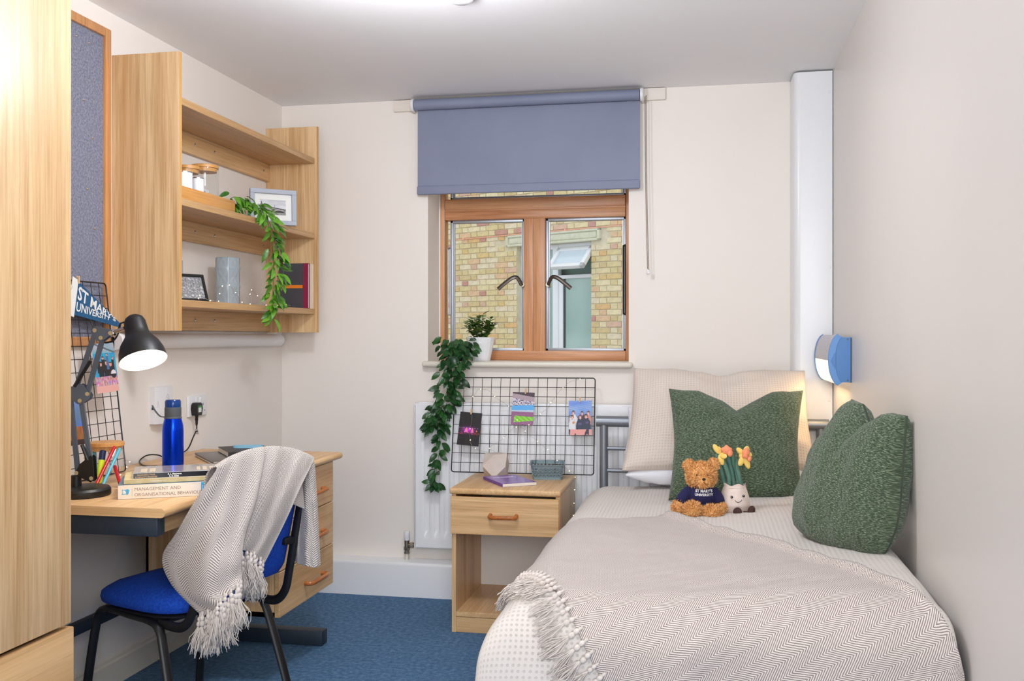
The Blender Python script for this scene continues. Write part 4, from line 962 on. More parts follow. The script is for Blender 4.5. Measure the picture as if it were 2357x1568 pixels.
# pen jar with pens standing beside it
t = thing('glass_jar', 'glass jar with a bamboo lid behind the pens on the desk', 'jar', (-1.900, 2.855, DZ))
part('glass', MB().lathe([(.050, 0), (.0545, .006), (.0545, .116), (.052, .116)], 36, c=(-1.905, 2.86, DZ), capt=False), jar_glass, t)
part('lid', MB().lathe([(.0475, .100), (.048, .115), (.0555, .1155), (.0555, .126), (.053, .128)], 36, c=(-1.905, 2.86, DZ)), bamboo, t)
def pen(name, a, b, r_, mat, tip, label, cat='pen', cap=None):
    A, B = Vector(a), Vector(b); d = (B-A).normalized(); L = (B-A).length; M = frame(A, d.orthogonal(), d.cross(d.orthogonal()))
    if M.col[2].xyz.dot(d) < 0: M = frame(A, d.cross(d.orthogonal()), d.orthogonal())
    t = thing(name, label, cat, tuple(A), 'pens on the desk')
    part('barrel', MB().lathe([(r_*.35, 0), (r_*.9, .010), (r_, .016), (r_, L*.74)], 14, M), mat, t)
    part('cap', MB().lathe([(r_*1.06, L*.72), (r_*1.06, L*.97), (r_*.8, L)], 14, M), cap or mat, t)
    part('clip', MB().rbox((-r_*.35, r_*1.0, L*.76), (r_*.35, r_*1.5, L*.95), .0006, 1, M), tip, t); return t
red_p = plain('red_pen_plastic', srgb(196, 24, 36), .25); teal_p = plain('teal_pen_plastic', srgb(84, 180, 204), .3); lime = plain('lime_highlighter', srgb(206, 230, 20), .4); navy_p = plain('navy_cap_plastic', srgb(20, 32, 74), .3)
pen('ballpoint_pen', (-1.838, 2.70, DZ+.004), (-1.846, 2.815, DZ+.118), .0055, red_p, chrome, 'red ballpoint pen leaning against the jar beside the highlighter')
pen('ballpoint_pen', (-1.824, 2.715, DZ+.004), (-1.832, 2.822, DZ+.112), .0050, teal_p, teal_p, 'teal ballpoint pen leaning against the jar beside the red pen')
pen('highlighter', (-1.862, 2.755, DZ+.002), (-1.872, 2.792, DZ+.108), .0095, lime, navy_p, 'lime green highlighter with a navy cap', 'pen', navy_p)
pen('ballpoint_pen', (-1.772, 2.735, DZ+.006), (-1.836, 2.80, DZ+.058), .0055, red_p, red_p, 'red ballpoint pen lying with its tip on the desk')
pen('felt_pen', (-1.925, 2.835, DZ+.004), (-1.935, 2.84, DZ+.10), .0060, teal_p, white_pl, 'teal felt pen standing inside the jar')
# blue bottle
t = thing('water_bottle', 'metallic blue water bottle with a grey collar on the desk', 'bottle', (-1.845, 3.163, DZ))
bc = (-1.845, 3.163, DZ)
blue_met = plain('blue_anodised_metal', srgb(0, 58, 214), .22, .85)
part('body', MB().lathe([(.033, 0), (.036, .003), (.0365, .02), (.0365, .135), (.035, .155), (.031, .172), (.029, .180)], 48, c=bc), blue_met, t)
part('collar', MB().lathe([(.030, .180), (.030, .184), (.0275, .187), (.0285, .190), (.0285, .218), (.027, .220)], 40, c=bc), plain('grey_rubber', srgb(84, 90, 96), .6), t)
part('lid', MB().lathe([(.0265, .219), (.0275, .222), (.0275, .240), (.024, .246), (.001, .248)], 40, c=bc), plain('blue_lid_plastic', srgb(8, 62, 134), .15), t)
bs = spline([Vector(bc)+rv*-.028+Vector((0, 0, .185)), Vector(bc)+rv*-.045+Vector((0, 0, .187)), Vector(bc)+rv*-.062+Vector((0, 0, .205)), Vector(bc)+rv*-.074+Vector((0, 0, .226))], 14)
part('strap', MB().tube(bs, .0065, 8, flat=.3, up=fv), bpy.data.materials['grey_rubber'], t)
# stack of books on the desk
def flat_book(name, label, O, ang, L, W, T, cover, spine_m, group='books stacked on the desk'):
    M = Matrix.Translation(O) @ Matrix.Rotation(ang, 4, 'Z')           # x along the spine, y away from it
    t = thing(name, label, 'book', tuple(O), group); c = .0018
    part('cover', MB().rbox((0, 0, 0), (L, W, c), .0006, 1, M), cover, t); part('cover', MB().rbox((0, 0, T-c), (L, W, T), .0006, 1, M), cover, t)
    part('spine', MB().rbox((0, 0, 0), (L, c, T), .0006, 1, M), spine_m, t)
    part('pages', MB().box((.002, c, c), (L-.002, W-.003, T-c)).xf(M), page_m, t); return t, M
cream_c = plain('cream_spine_card', srgb(240, 228, 212), .5); blue_c = plain('sky_blue_print', srgb(60, 170, 220), .5); brown_ink = plain('taupe_ink', srgb(150, 132, 120), .6); teal_cov = plain('blue_book_cover', srgb(84, 120, 148), .4)
ang = math.atan2(.088, .169); ang = R_(29)
bkA, MA = flat_book('book', 'thick cream textbook with taupe spine lettering at the bottom of the desk stack', (-1.652, 2.535, DZ), ang, .265, .195, .0415, teal_cov, cream_c)
def spine_text(txt, M, x, z, size, mat, par, bold=0, sx=1.0, rot=0):
    T2 = M @ Matrix.Translation((x, -.0006, z)) @ Matrix.Rotation(pi/2, 4, 'X') @ Matrix.Rotation(rot, 4, 'Z')
    part('lettering', text_mb(txt, size, T2, .0004, bold, sx=sx), mat, par)
spine_text('MANAGEMENT AND', MA, .044, .0235, .0138, brown_ink, bkA, 0, 1.0)
spine_text('ORGANISATIONAL BEHAVIOUR', MA, .044, .0075, .0138, brown_ink, bkA, 0, .96)
part('edition_band', MB().box((.228, -.0006, .0008), (.243, .0005, .0408)).xf(MA), blue_c, bkA)
spine_text('SEVENTH', MA, .2342, .010, .0052, white_pl, bkA, 0, 1, pi/2); spine_text('EDITION', MA, .2408, .010, .0052, white_pl, bkA, 0, 1, pi/2)
part('rule', MB().box((.038, -.0005, .008), (.0386, .0, .031)).xf(MA), brown_ink, bkA)
part('emblem', MB().prism([(.010, .014), (.013, .022), (.010, .029), (.019, .027), (.026, .030), (.031, .027), (.029, .017), (.026, .013), (.020, .015)], .0006, MA @ Matrix.Rotation(pi/2, 4, 'X')), blue_c, bkA)
part('emblem', MB().prism([(.0125, .0165), (.015, .022), (.0125, .0265), (.020, .025), (.0225, .0165)], .0008, MA @ Matrix.Rotation(pi/2, 4, 'X')), white_pl, bkA)
tan_c = varied('tan_book_cover', srgb(206, 182, 126), srgb(222, 204, 156), 30, .5)
bkB, MB2 = flat_book('book', 'thin tan paperback in the middle of the desk stack', (-1.643, 2.550, DZ+.0418), R_(31), .25, .175, .013, tan_c, tan_c)
spine_text('Little White Lies', MB2, .075, .0045, .0060, white_pl, bkB)
blk_c = plain('glossy_black_cover', srgb(30, 31, 36), .12); grey_c = plain('glossy_taupe_cover', srgb(150, 140, 132), .1)
bkC, MC = flat_book('book', 'glossy black finance book on top of the desk stack', (-1.628, 2.572, DZ+.0551), R_(30), .25, .155, .0165, grey_c, blk_c)
gold_ink = plain('gold_ink', srgb(190, 156, 112), .4)
spine_text('MANAGING YOUR', MC, .012, .0088, .0058, gold_ink, bkC, .0002); spine_text("COMPANY'S FINANCES", MC, .006, .0026, .0058, gold_ink, bkC, .0002)
spine_text('R. L. Hargreaves', MC, .096, .0090, .0058, white_pl, bkC, .0003); spine_text('R. H. Smith', MC, .100, .0026, .0058, white_pl, bkC, .0003)
part('border', MB().box((.0, -.0005, .0157), (.25, .0, .0165)).box((.0, -.0005, 0), (.25, .0, .0008)).box((0, -.0005, 0), (.001, 0, .0165)).xf(MC), white_pl, bkC)
for x, wd in ((.02, .018), (.045, .016), (.178, .01), (.195, .012), (.215, .012)): part('cover_print', MB().box((x, .02, .0165), (x+wd, .10, .0168)).xf(MC), plain('cream_print', srgb(214, 196, 172), .3) if 'cream_print' not in bpy.data.materials else bpy.data.materials['cream_print'], bkC)
# laptop and notebook
alu_l = plain('laptop_aluminium', srgb(134, 128, 122), .35, .6)
LM = Matrix.Translation((-1.752, 3.258, DZ)) @ Matrix.Rotation(R_(33), 4, 'Z')
t = thing('laptop', 'closed grey laptop lying on the desk behind the chair', 'laptop', (-1.75, 3.4, DZ))
LM = frame((-1.742, 3.262, DZ), (.24, .205, 0), (-.205, .30, 0))
part('base', MB().rbox((0, 0, .001), (.26, .33, .008), .003, 2, LM), plain('laptop_base', srgb(206, 206, 210), .3, .6), t)
part('lid', MB().rbox((0, 0, .0085), (.26, .33, .0155), .003, 2, LM), alu_l, t)
t2, NM = flat_book('notebook', 'black covered notebook lying on the laptop', (-1.748, 3.385, DZ+.016), R_(38), .17, .21, .020, plain('charcoal_cover', srgb(62, 60, 60), .5), plain('charcoal_spine', srgb(40, 40, 42), .5), None)
t2['label'] = 'black covered notebook lying on the closed laptop'
part('bookmark', MB().rbox((.13, .19, .012), (.142, .235, .014), .0005, 1, NM), plain('pink_tab', srgb(232, 70, 150), .5), t2)
part('elastic', MB().box((.135, -.001, -.0), (.142, .211, .0206)).xf(NM), navy_p, t2)
m = MB().prism([(.052*cos(a)*(1+.08*cos(2*a)), .020*sin(a)*(1+.25*cos(2*a))) for a in [i*2*pi/32 for i in range(32)]], .010, Matrix.Translation((-1.742, 3.535, DZ+.0367)) @ Matrix.Rotation(R_(20), 4, 'Z'))
single('glasses_case', m, plain('pale_blue_case', srgb(140, 196, 220), .5), 'pale blue oval case on the black notebook', 'case')
# wall box, socket, plug
t = thing('wifi_box', 'white wall box with a grey emblem beside the double socket', 'box', (XL, 3.45, .911))
part('housing', MB().prism([(3.384, 0), (3.384, .022), (3.427, .036), (3.520, .018), (3.520, 0)], .142, Matrix(((0, 1, 0, XL), (1, 0, 0, 0), (0, 0, 1, .911), (0, 0, 0, 1)))), white_pl, t)
gm = plain('grey_print', srgb(176, 178, 182), .6)
fM = frame((XL+.0362, 3.427, .911), (-.018, .093, 0), (0, 0, 1))
m = MB()
for k, (x0, x1, z) in enumerate(((.022, .058, .088), (.018, .05, .080), (.022, .046, .072), (.016, .05, .064), (.024, .05, .052))): m.tube([fM @ Vector((x0, z, .0004)), fM @ Vector(((x0+x1)/2, z+.004, .0004)), fM @ Vector((x1, z+.003, .0004))], .0006, 5)
m.tube([fM @ Vector(p) for p in ((.034, .094, .0004), (.028, .104, .0004), (.034, .112, .0004), (.044, .108, .0004), (.05, .094, .0004), (.07, .078, .0004))], .0006, 5)
part('emblem', m, gm, t)
m = MB()
for k in range(3): q = frame((XL+.022+.004, 3.400, .985), (.014, .043, 0), (0, 0, 1)); m.tube([q @ Vector((-.006+.006*k, -.012, .001)), q @ Vector((0, .014, .001))], .0005, 5)
part('status_marks', m, gm, t); part('port', MB().box((XL+.010, 3.3825, .966), (XL+.018, 3.3845, .976)), dark, t)
for y in (3.402, 3.44, 3.47): part('vent', MB().box((XL+.012, y, .9105), (XL+.016, y+.012, .9118)), dark, t)
t = thing('wall_socket', 'white double power socket on the wall above the desk', 'socket', (XL, 3.729, .915))
part('plate', MB().rbox((XL, 3.654, .916), (XL+.012, 3.803, 1.003), .003, 2), white_pl, t)
for y in (3.712, 3.745): part('switch', MB().rbox((XL+.010, y-.007, .972), (XL+.0165, y+.007, .995), .002, 2), white_pl, t)
for y in (3.690, 3.768):
    part('pin_hole', MB().box((XL+.0115, y-.002, .958), (XL+.0124, y+.002, .968)), dark, t)
    for s in (-1, 1): part('pin_hole', MB().box((XL+.0115, y+s*.011-.003, .935), (XL+.0124, y+s*.011+.003, .939)), dark, t)
t = thing('power_plug', 'black plug in the wall socket with a cable trailing to the desk', 'plug', (XL+.03, 3.69, .92))
py_ = 3.690
part('body', MB().prism([(-.024, .002), (-.020, .018), (-.010, .026), (.010, .026), (.020, .018), (.024, .002), (.016, -.026), (-.016, -.026)], .028, frame((XL+.013, py_, .948), (0, 1, 0), (0, 0, 1))), lamp_black, t)
part('label', MB().rbox((XL+.0405, py_-.012, .935), (XL+.0416, py_+.012, .962), .001, 1), plain('green_white_label', srgb(224, 236, 224), .5), t)
part('label_band', MB().box((XL+.0412, py_-.012, .954), (XL+.0419, py_+.012, .962)), plain('green_label', srgb(60, 150, 76), .5), t)
part('strain_relief', MB().lathe([(.0075, 0), (.0055, -.012), (.007, -.014), (.005, -.028), (.0055, -.030), (.0035, -.042)], 12, c=(XL+.026, py_, .922)), lamp_black, t)
cb = spline([(XL+.026, py_, .884), (XL+.030, py_-.008, .865), (XL+.030, py_-.035, .835), (XL+.035, 3.60, .792), (-2.030, 3.50, DZ+.003), (-2.005, 3.40, DZ+.003), (-2.030, 3.375, DZ+.020), (-2.058, 3.345, DZ+.022), (-2.055, 3.29, DZ+.008), (-1.995, 3.215, DZ+.003), (-1.955, 3.195, DZ+.003), (-1.932, 3.205, DZ+.003), (-1.925, 3.16, DZ+.003), (-1.935, 3.10, DZ+.003)], 90)
part('cable', MB().tube(cb, .0026, 8), lamp_black, t)
part('cable_tag', MB().rbox((-.007, -.001, -.012), (.007, .001, .012), .0005, 1, Matrix.Translation((XL+.033, py_-.012, .856)) @ Matrix.Rotation(.4, 4, 'X')), chrome, t)
# ================================================================== BEDSIDE CABINET
NX0, NX1, NY0, NY1, NZ_ = -1.045, -.577, 3.985, 4.472, .610
t = thing('bedside_cabinet', 'oak bedside cabinet with one drawer beside the bed', 'cabinet', (-.81, 4.23, 0))
part('top', MB().rbox((NX0-.003, NY0-.014, NZ_-.026), (NX1+.001, NY1, NZ_), .009, 3), oak_y, t)
for x in (NX0+.004, NX1-.022): part('side_panel', MB().rbox((x, NY0+.004, 0), (x+.018, NY1, NZ_-.026), .001, 1), oak_z, t)
part('shelf', MB().rbox((NX0+.022, NY0+.006, .066), (NX1-.022, NY1-.009, .086), .001, 1), oak_y, t)
part('back_panel', MB().box((NX0+.022, NY1-.008, .066), (NX1-.022, NY1-.002, NZ_-.026)), plain('white_back_panel', srgb(232, 226, 219), .6), t, label='off-white back panel')
part('plinth', MB().rbox((NX0+.022, NY0+.008, 0), (NX1-.022, NY0+.026, .064), .001, 1), oak_x, t)
d = part('drawer', MB().rbox((NX0+.003, NY0-.014, .418), (NX1-.006, NY0+.004, .575), .0018, 1), oak_x, t)
xm, zm = -.815, .497
hp = spline([(xm-.055, NY0-.013, zm+.006), (xm-.055, NY0-.034, zm), (xm-.040, NY0-.044, zm), (xm, NY0-.046, zm), (xm+.040, NY0-.044, zm), (xm+.055, NY0-.034, zm), (xm+.055, NY0-.013, zm+.006)], 24)
part('handle', MB().tube(hp, .0085, 10), handle_wood, d)
part('drawer_box', MB().box((NX0+.026, NY0+.005, .43), (NX1-.026, NY1-.05, .437)).box((NX0+.026, NY0+.005, .43), (NX0+.036, NY1-.05, .55)).box((NX1-.036, NY0+.005, .43), (NX1-.026, NY1-.05, .55)), oak_y, d)
m = MB()
for y in (NY0+.03, NY0+.13, NY0+.23):
    for z in (.12, .16, .20, .37): m.lathe([(.0025, 0), (.0025, .0008)], 8, frame((NX0+.0222, y, z), (0, 1, 0), (0, 0, 1)))
part('shelf_pin_hole', m, plain('pin_hole_pale', srgb(206, 180, 150), .6), t)
# concrete block ornament: cuboctahedron-like cut cube turned to the room
def cubo(c, s):
    k = s/2; V = []
    for i in range(3):
        for a in (-1, 1):
            for b in (-1, 1): p = [0, 0, 0]; p[(i+1) % 3] = a*k; p[(i+2) % 3] = b*k; V.append(tuple(p))
    bm = bmesh.new()
    for p in V: bm.verts.new(p)
    bmesh.ops.convex_hull(bm, input=bm.verts[:]); bmesh.ops.dissolve_limit(bm, angle_limit=.01, verts=bm.verts[:], edges=bm.edges[:])
    bmesh.ops.bevel(bm, geom=bm.edges[:], offset=.0012, segments=1, affect='EDGES'); bm.verts.index_update()
    m = MB(); m.add([Matrix.Translation(c) @ Matrix.Rotation(R_(2), 4, 'Z') @ v.co for v in bm.verts], [[v.index for v in f.verts] for f in bm.faces]); bm.free(); return m
conc = varied('pale_concrete', srgb(206, 194, 182), srgb(222, 212, 202), 14, .75, .1, 60, .001)
single('concrete_block', cubo((-.925, 4.338, NZ_+.0525), .105), conc, 'pale concrete faceted block on the bedside cabinet', 'ornament', smooth=20)
# purple book
purp = plain('purple_gloss_cover', srgb(124, 86, 178), .22); purp_s = plain('purple_spine', srgb(112, 66, 160), .35)
BM = frame((-.831, 4.032, NZ_+.0004), (-.130, .205, 0), (.13, .09, 0)); t = thing('book', 'thin purple paperback lying on the bedside cabinet', 'book', (-.83, 4.14, NZ_))
L_, W_ = .243, .156
BM = Matrix(((-.535, .844, 0, -.831), (.845, .536, 0, 4.032), (0, 0, 1, NZ_+.0004), (0, 0, 0, 1)))    # x along the spine, y across the cover
part('cover', MB().rbox((0, 0, 0), (L_, W_, .0008), .0003, 1, BM), purp, t); part('cover', MB().rbox((0, 0, .0128), (L_, W_, .0136), .0003, 1, BM), purp, t)
part('spine', MB().rbox((0, -.0006, 0), (L_, .0006, .0136), .0003, 1, BM), purp_s, t)
part('pages', MB().box((.0006, .0006, .0008), (L_-.001, W_-.001, .0128)).xf(BM), page_m, t)
m = MB()
for k, (x, y0, y1) in enumerate(((.188, .022, .118), (.168, .022, .128))):
    q = y0
    while q < y1: m.box((x, q, .0136), (x+.013, q+.006, .0139)); q += .0085
part('cover_title', m.xf(BM), plain('pale_lilac_print', srgb(214, 202, 232), .4), t)
# perforated basket
t = thing('basket', 'grey blue plastic basket with cut-out triangles on the bedside cabinet', 'basket', (-.69, 4.35, NZ_))
bk_m = plain('grey_blue_plastic', srgb(126, 146, 154), .5)
bw, bd, bh = .150, .175, .066
KM = Matrix.Translation((-.690, 4.352, NZ_)) @ Matrix.Rotation(R_(8), 4, 'Z')
def rr_loop(w_, d_, rc, n=6):
    out = []
    for cx, cy, a0 in ((w_/2-rc, -d_/2+rc, -pi/2), (w_/2-rc, d_/2-rc, 0), (-w_/2+rc, d_/2-rc, pi/2), (-w_/2+rc, -d_/2+rc, pi)):
        for k in range(n): a = a0+k*(pi/2)/(n-1); out.append((cx+rc*cos(a), cy+rc*sin(a)))
    return out
def loft(levels):
    m = MB(); loops = [[(x, y, z) for x, y in rr_loop(w_, d_, rc)] for (w_, d_, rc, z) in levels]; n = len(loops[0])
    V = [p for lp in loops for p in lp]; F = [(k*n+i, k*n+(i+1) % n, (k+1)*n+(i+1) % n, (k+1)*n+i) for k in range(len(loops)-1) for i in range(n)]
    return m.add(V, F), n
# walls as a lattice: solid bands plus struts leaving triangular holes
m, n = loft([(bw*.86, bd*.86, .016, .0), (bw*.865, bd*.865, .016, .012)]); base = part('wall', m.xf(KM), bk_m, t)
m = MB(); m.prism(rr_loop(bw*.86, bd*.86, .016), .0022); part('bottom', m.xf(KM), bk_m, t)
m, n = loft([(bw*.955, bd*.955, .018, bh-.014), (bw*.985, bd*.985, .019, bh-.002), (bw*1.06, bd*1.06, .022, bh), (bw*1.06, bd*1.06, .022, bh+.002), (bw*.97, bd*.97, .018, bh+.0005), (bw*.94, bd*.94, .018, bh-.014)]); part('rim', m.xf(KM), bk_m, t)
def wallpt(u, z):                       # u = running length fraction around the box
    k = .865+(.955-.865)*(z-.012)/(bh-.026); lp = rr_loop(bw*k, bd*k, .017); P = [Vector((x, y, 0)) for x, y in lp]+[Vector((lp[0][0], lp[0][1], 0))]
    ln = [0]
    for i in range(len(P)-1): ln.append(ln[-1]+(P[i+1]-P[i]).length)
    s = (u % 1)*ln[-1]; i = 0
    while i < len(P)-2 and ln[i+1] < s: i += 1
    f = (s-ln[i])/max(1e-9, ln[i+1]-ln[i]); p = P[i].lerp(P[i+1], f); return Vector((p.x, p.y, z))
m = MB(); NC = 34; z0, z1 = .011, bh-.013; zr = [z0+(z1-z0)*k/3 for k in range(4)]
for i in range(NC):
    for k in range(3):
        u0, u1 = i/NC, (i+1)/NC; uc = (u0+u1)/2
        m.tube([wallpt(u0, zr[k]), wallpt(uc, zr[k+1])], .0017, 4, flat=1.0); m.tube([wallpt(u1, zr[k]), wallpt(uc, zr[k+1])], .0017, 4)
        m.tube([wallpt(uc, zr[k]), wallpt(uc, zr[k+1])], .0014, 4)
for k in (1, 2): m.tube([wallpt(i/68, zr[k]) for i in range(69)], .0022, 4, cap=False)
part('lattice', m.xf(KM), bk_m, t)
# wire grid standing on the cabinet, leaning on the radiator
GR = wire_grid('grid_panel', 'black wire grid panel standing on the bedside cabinet under the window', (-1.152, 4.405, .6165), (1, 0, .004), (.004, .085, .447), 15, 10, .0443)
def concert(u, v):
    c = [24+nz(u*5, v*5)*8]*2+[30]
    g = math.exp(-((u-.45)/.30)**2-((v-.47)/.085)**2)
    c = [c[0]+190*g, c[1]+30*g, c[2]+190*g]
    for x0, w_ in ((.36, .10), (.64, .07)):
        if .39 < v < .53 and abs(u-x0) < w_*(1-(v-.39)/.16): c = [246, 110+60*(v-.39)/.14, 120 if v > .47 else 190]
    if .33 < v < .40 and nz(u*26, v*30, 3) > .15: c = [190, 60, 130 if u < .7 else 60]
    if abs(v-.53) < .008 and nz(u*30, 2) > .1: c = [240, 190, 240]
    if abs(u-.83) < .025 and .42 < v < .47: c = [240, 140, 50]
    return c
def stadium(u, v):
    if v > .72+.10*(1-u): c = (70+nz(u*4, v*4)*16, 52, 64) if v > .86+.1*(1-u) else (176, 156, 164)
    elif v > .58+.05*u: c = (214, 206, 220) if nz(u*20, v*26) > -.1 else (96, 88, 104)
    elif v > .44+.03*u: c = (92, 176, 236)
    elif v > .40: c = (188, 206, 222)
    elif v > .28-.03*u: c = (150+nz(u*40, v*40)*50, 96+nz(u*30, v*30)*40, 136)
    elif u > .12+.6*max(0, v-.2) and v > .10-.04*(1-u)+.04*u: c = (120, 200, 50) if int((u*1.2+v*2.2)*7) % 2 else (150, 216, 74)
    else: c = (150+nz(u*40, v*40, 9)*70, 100+nz(u*30, v*30)*50, 140)
    return c
def friends(u, v):
    c = (112+60*v*.4+nz(u*2, v*7)*36, 166+nz(u*2, v*7)*30, 228)
    if ((v+.16*u)*16) % 1 < .10: c = (88, 132, 196)
    if v < .57+.03*sin(u*11): c = (84, 96, 112)
    skin, hair, white, navy = (236, 174, 160), (70, 50, 46), (228, 228, 234), (38, 50, 76)
    for (x, y, s, top, w_) in ((.20, .655, .058, white, .19), (.58, .64, .054, (52, 50, 60), .13), (.85, .645, .058, (206, 140, 134), .15), (.15, .53, .060, white, .155), (.50, .53, .062, navy, .165), (.75, .55, .062, navy, .19)):
        dx = abs(u-x); body = w_*(.55+.45*sm(0, .12, y-.06-v))
        if v < y-.055 and dx < body and v > (.17 if y < .6 else .3): c = tuple(q_*(.85 if dx > body*.82 else 1) for q_ in top)
        if dx < .022 and y-.085 < v < y: c = (220, 150, 138)
        e = math.hypot(dx/s, (v-y)*1.0/(s*.92))
        if e < 1.16: c = hair if (v > y+s*.35 or (e > .86 and v > y-s*.5)) else skin
        if e < .8 and abs(v-(y+s*.05)) < .007 and abs(dx-s*.36) < .012: c = (60, 44, 44)
        if e < .8 and abs(v-(y-s*.48)) < .006 and dx < s*.35: c = (250, 240, 240)
    if math.hypot(u-.21, (v-.36)*1.2) < .05: c = (226, 150, 70)
    if .29 < v < .36 and .40 < u < .56: c = (92, 80, 130)
    if .33 < v < .39 and .74 < u < .86: c = (92, 80, 130)
    if v < .17: c = (238, 164, 156) if nz(u*9, v*4, 2) > -.15 else (40, 46, 66)
    return c
def gP(x, z, out=.006, roll=0.0):       # hang point on the bedside grid from room x and height
    y = (z-.6165)/.447*(.455); M = GR @ Matrix.Translation((x+1.152, y, out)) @ Matrix.Rotation(roll, 4, 'Z'); return M
card_print('photo_print', 'dark print of a concert stage with purple light clipped to the grid', gP(-1.066, .889, .005, R_(-4.5)), .105, .155, concert, 64, 90)
card_print('photo_print', 'print of a football stadium with a green pitch clipped to the grid', gP(-.819, .984, .005, R_(-2)), .104, .152, stadium, 64, 90)
card_print('photo_print', 'print of a group of friends under blue sky clipped to the grid', gP(-.554, .948, .005, R_(1)), .106, .158, friends, 64, 90)
for x, z, lb in ((-1.066, .890, 'the dark concert print'), (-.810, .986, 'the football stadium print'), (-.555, .949, 'the print of friends under blue sky')):
    clothespin(gP(x, z, .0065).translation, GR.col[1].xyz, GR.col[2].xyz, 'mini wooden clothespin clipping '+lb)
# ================================================================== FAIRY LIGHTS
bulb_m = emis('fairy_bulb', (1, .80, .44, 1), 4.0); fw_m = plain('silver_fairy_wire', srgb(190, 186, 178), .4, .6)
BU = mesh('bulb', MB().ell((0, 0, 0), (.0017, .0017, .0028), None, 8, 6), bulb_m, 180)
def fairy(label, pts, nb, seed=0, n=120):
    t = thing('fairy_lights', label, 'fairy lights', tuple(pts[0])); P = spline(pts, n)
    P = [p+Vector((nz(i*.23, seed, 1), nz(i*.23, seed, 2)*.6, nz(i*.23, seed, 3)))*.005 for i, p in enumerate(P)]
    part('wire', MB().tube(P, .0006, 4), fw_m, t)
    for k in range(nb):
        o = obj('bulb', BU, t); o.location = P[int((k+.5)/nb*n)]-Vector(pts[0]); o.rotation_euler = (k*1.3, k*.7, 0)
    return t
fz = ZS1+.004
fairy('warm fairy lights strewn along the lowest wall shelf', [(-1.84, 3.34, fz), (-1.86, 3.37, fz+.02), (-1.85, 3.44, fz+.002), (-1.84, 3.50, fz+.003), (-1.87, 3.55, fz+.05), (-1.875, 3.62, fz+.075), (-1.87, 3.68, fz+.045), (-1.86, 3.72, fz+.004), (-1.85, 3.78, fz+.004), (-1.88, 3.83, fz+.06), (-1.89, 3.90, fz+.05), (-1.87, 3.96, fz+.004), (-1.85, 4.05, fz+.003), (-1.87, 4.12, fz+.02), (-1.86, 4.2, fz+.003)], 17, 1)
def q(x, z, o=.009): return tuple(gP(x, z, o).translation)
fairy('warm fairy lights woven through the wire grid on the bedside cabinet', [q(-.53, 1.05, .004), q(-.60, 1.035, .004), q(-.66, .98, .004), q(-.70, .92), q(-.755, .87), q(-.80, .83, .01), q(-.86, .82, .01), q(-.91, .77), q(-.97, .73), q(-.94, .70, .012), q(-1.03, .72, .012), q(-1.062, .75, .012), q(-1.067, .80, .012), q(-1.06, .86, .012), q(-1.07, .93), q(-1.045, .985), q(-1.0, .995), q(-.93, .945), q(-.87, .905, .004), q(-.84, .84, .004), q(-.80, .80), q(-.74, .755), q(-.70, .725), q(-.66, .68), q(-.60, .635), (-.573, 4.40, .617), (-.567, 4.35, .57), (-.565, 4.33, .52), (-.567, 4.31, .47), (-.563, 4.30, .43)], 27, 5, 260)
single('battery_pack', MB().rbox((-.572, 4.285, .372), (-.556, 4.317, .432), .004), white_pl, 'small white battery pack hanging beside the bedside cabinet', 'battery pack')
fairy('warm fairy lights curling on the desk at the foot of the grid', [tuple(on_grid(GL, .20, .07, .01).translation), tuple(on_grid(GL, .24, .085, .012).translation), (-1.93, 2.93, DZ+.02), (-1.89, 2.95, DZ+.004), (-1.84, 2.93, DZ+.004), (-1.85, 2.99, DZ+.02), (-1.90, 3.02, DZ+.03), (-1.92, 2.99, DZ+.05), (-1.88, 2.96, DZ+.004), (-1.80, 2.90, DZ+.004), (-1.70, 2.80, DZ+.004)], 10, 9)
# ================================================================== PLANTS
def leaf_me(name, L, W, mat, curl=.25, fold=.25):
    V = []; F = []; ns = 5
    for i in range(ns+1):
        f = i/ns; w_ = W/2*sin(pi*min(1, f*.92+.06))**.75*(1-.15*f) if 0 < i < ns else (.0006 if i == 0 else .0002)
        z = -curl*L*f*f; x = L*f
        V += [(x, -w_, z+fold*w_), (x, 0, z), (x, w_, z+fold*w_)]
    for i in range(ns):
        a = i*3; F += [(a, a+3, a+4, a+1), (a+1, a+4, a+5, a+2)]
    return mesh(name, MB().add(V, F), mat, 180)
def leaf_mat(name, a, b, rough=.3):
    t = NT(name); oi = t.n('ShaderNodeObjectInfo'); v = t.coord(); f = t.math('MULTIPLY_ADD', t.noise(v, 90, 2), .5, t.math('MULTIPLY', oi.outputs['Random'], .5))
    t.col(t.ramp(f, [(.25, a), (.75, b)])); t.set(Roughness=rough); t.b.inputs['Specular IOR Level'].default_value = .45
    t.b.inputs['Subsurface Weight'].default_value = 0; return t.mat
gl_m = leaf_mat('garland_leaf', srgb(44, 96, 24), srgb(112, 170, 48)); iv_m = leaf_mat('ivy_leaf', srgb(18, 56, 26), srgb(44, 92, 42)); bx_m = leaf_mat('boxwood_leaf', srgb(46, 82, 30), srgb(128, 158, 72), .4)
stem_m = plain('green_stem', srgb(78, 110, 48), .6)
def leaf_on(par, me, p, d, up, s):
    o = obj('leaf', me, par); off = ORG[par.name]; d = Vector(d).normalized(); u = Vector(up); u = (u-d*u.dot(d))
    u = u.normalized() if u.length > 1e-4 else d.orthogonal().normalized(); y = u.cross(d)
    M = Matrix(((d.x, y.x, u.x, p[0]-off[0]), (d.y, y.y, u.y, p[1]-off[1]), (d.z, y.z, u.z, p[2]-off[2]), (0, 0, 0, 1)))
    o.matrix_basis = M @ Matrix.Diagonal((s, s, s, 1)); return o
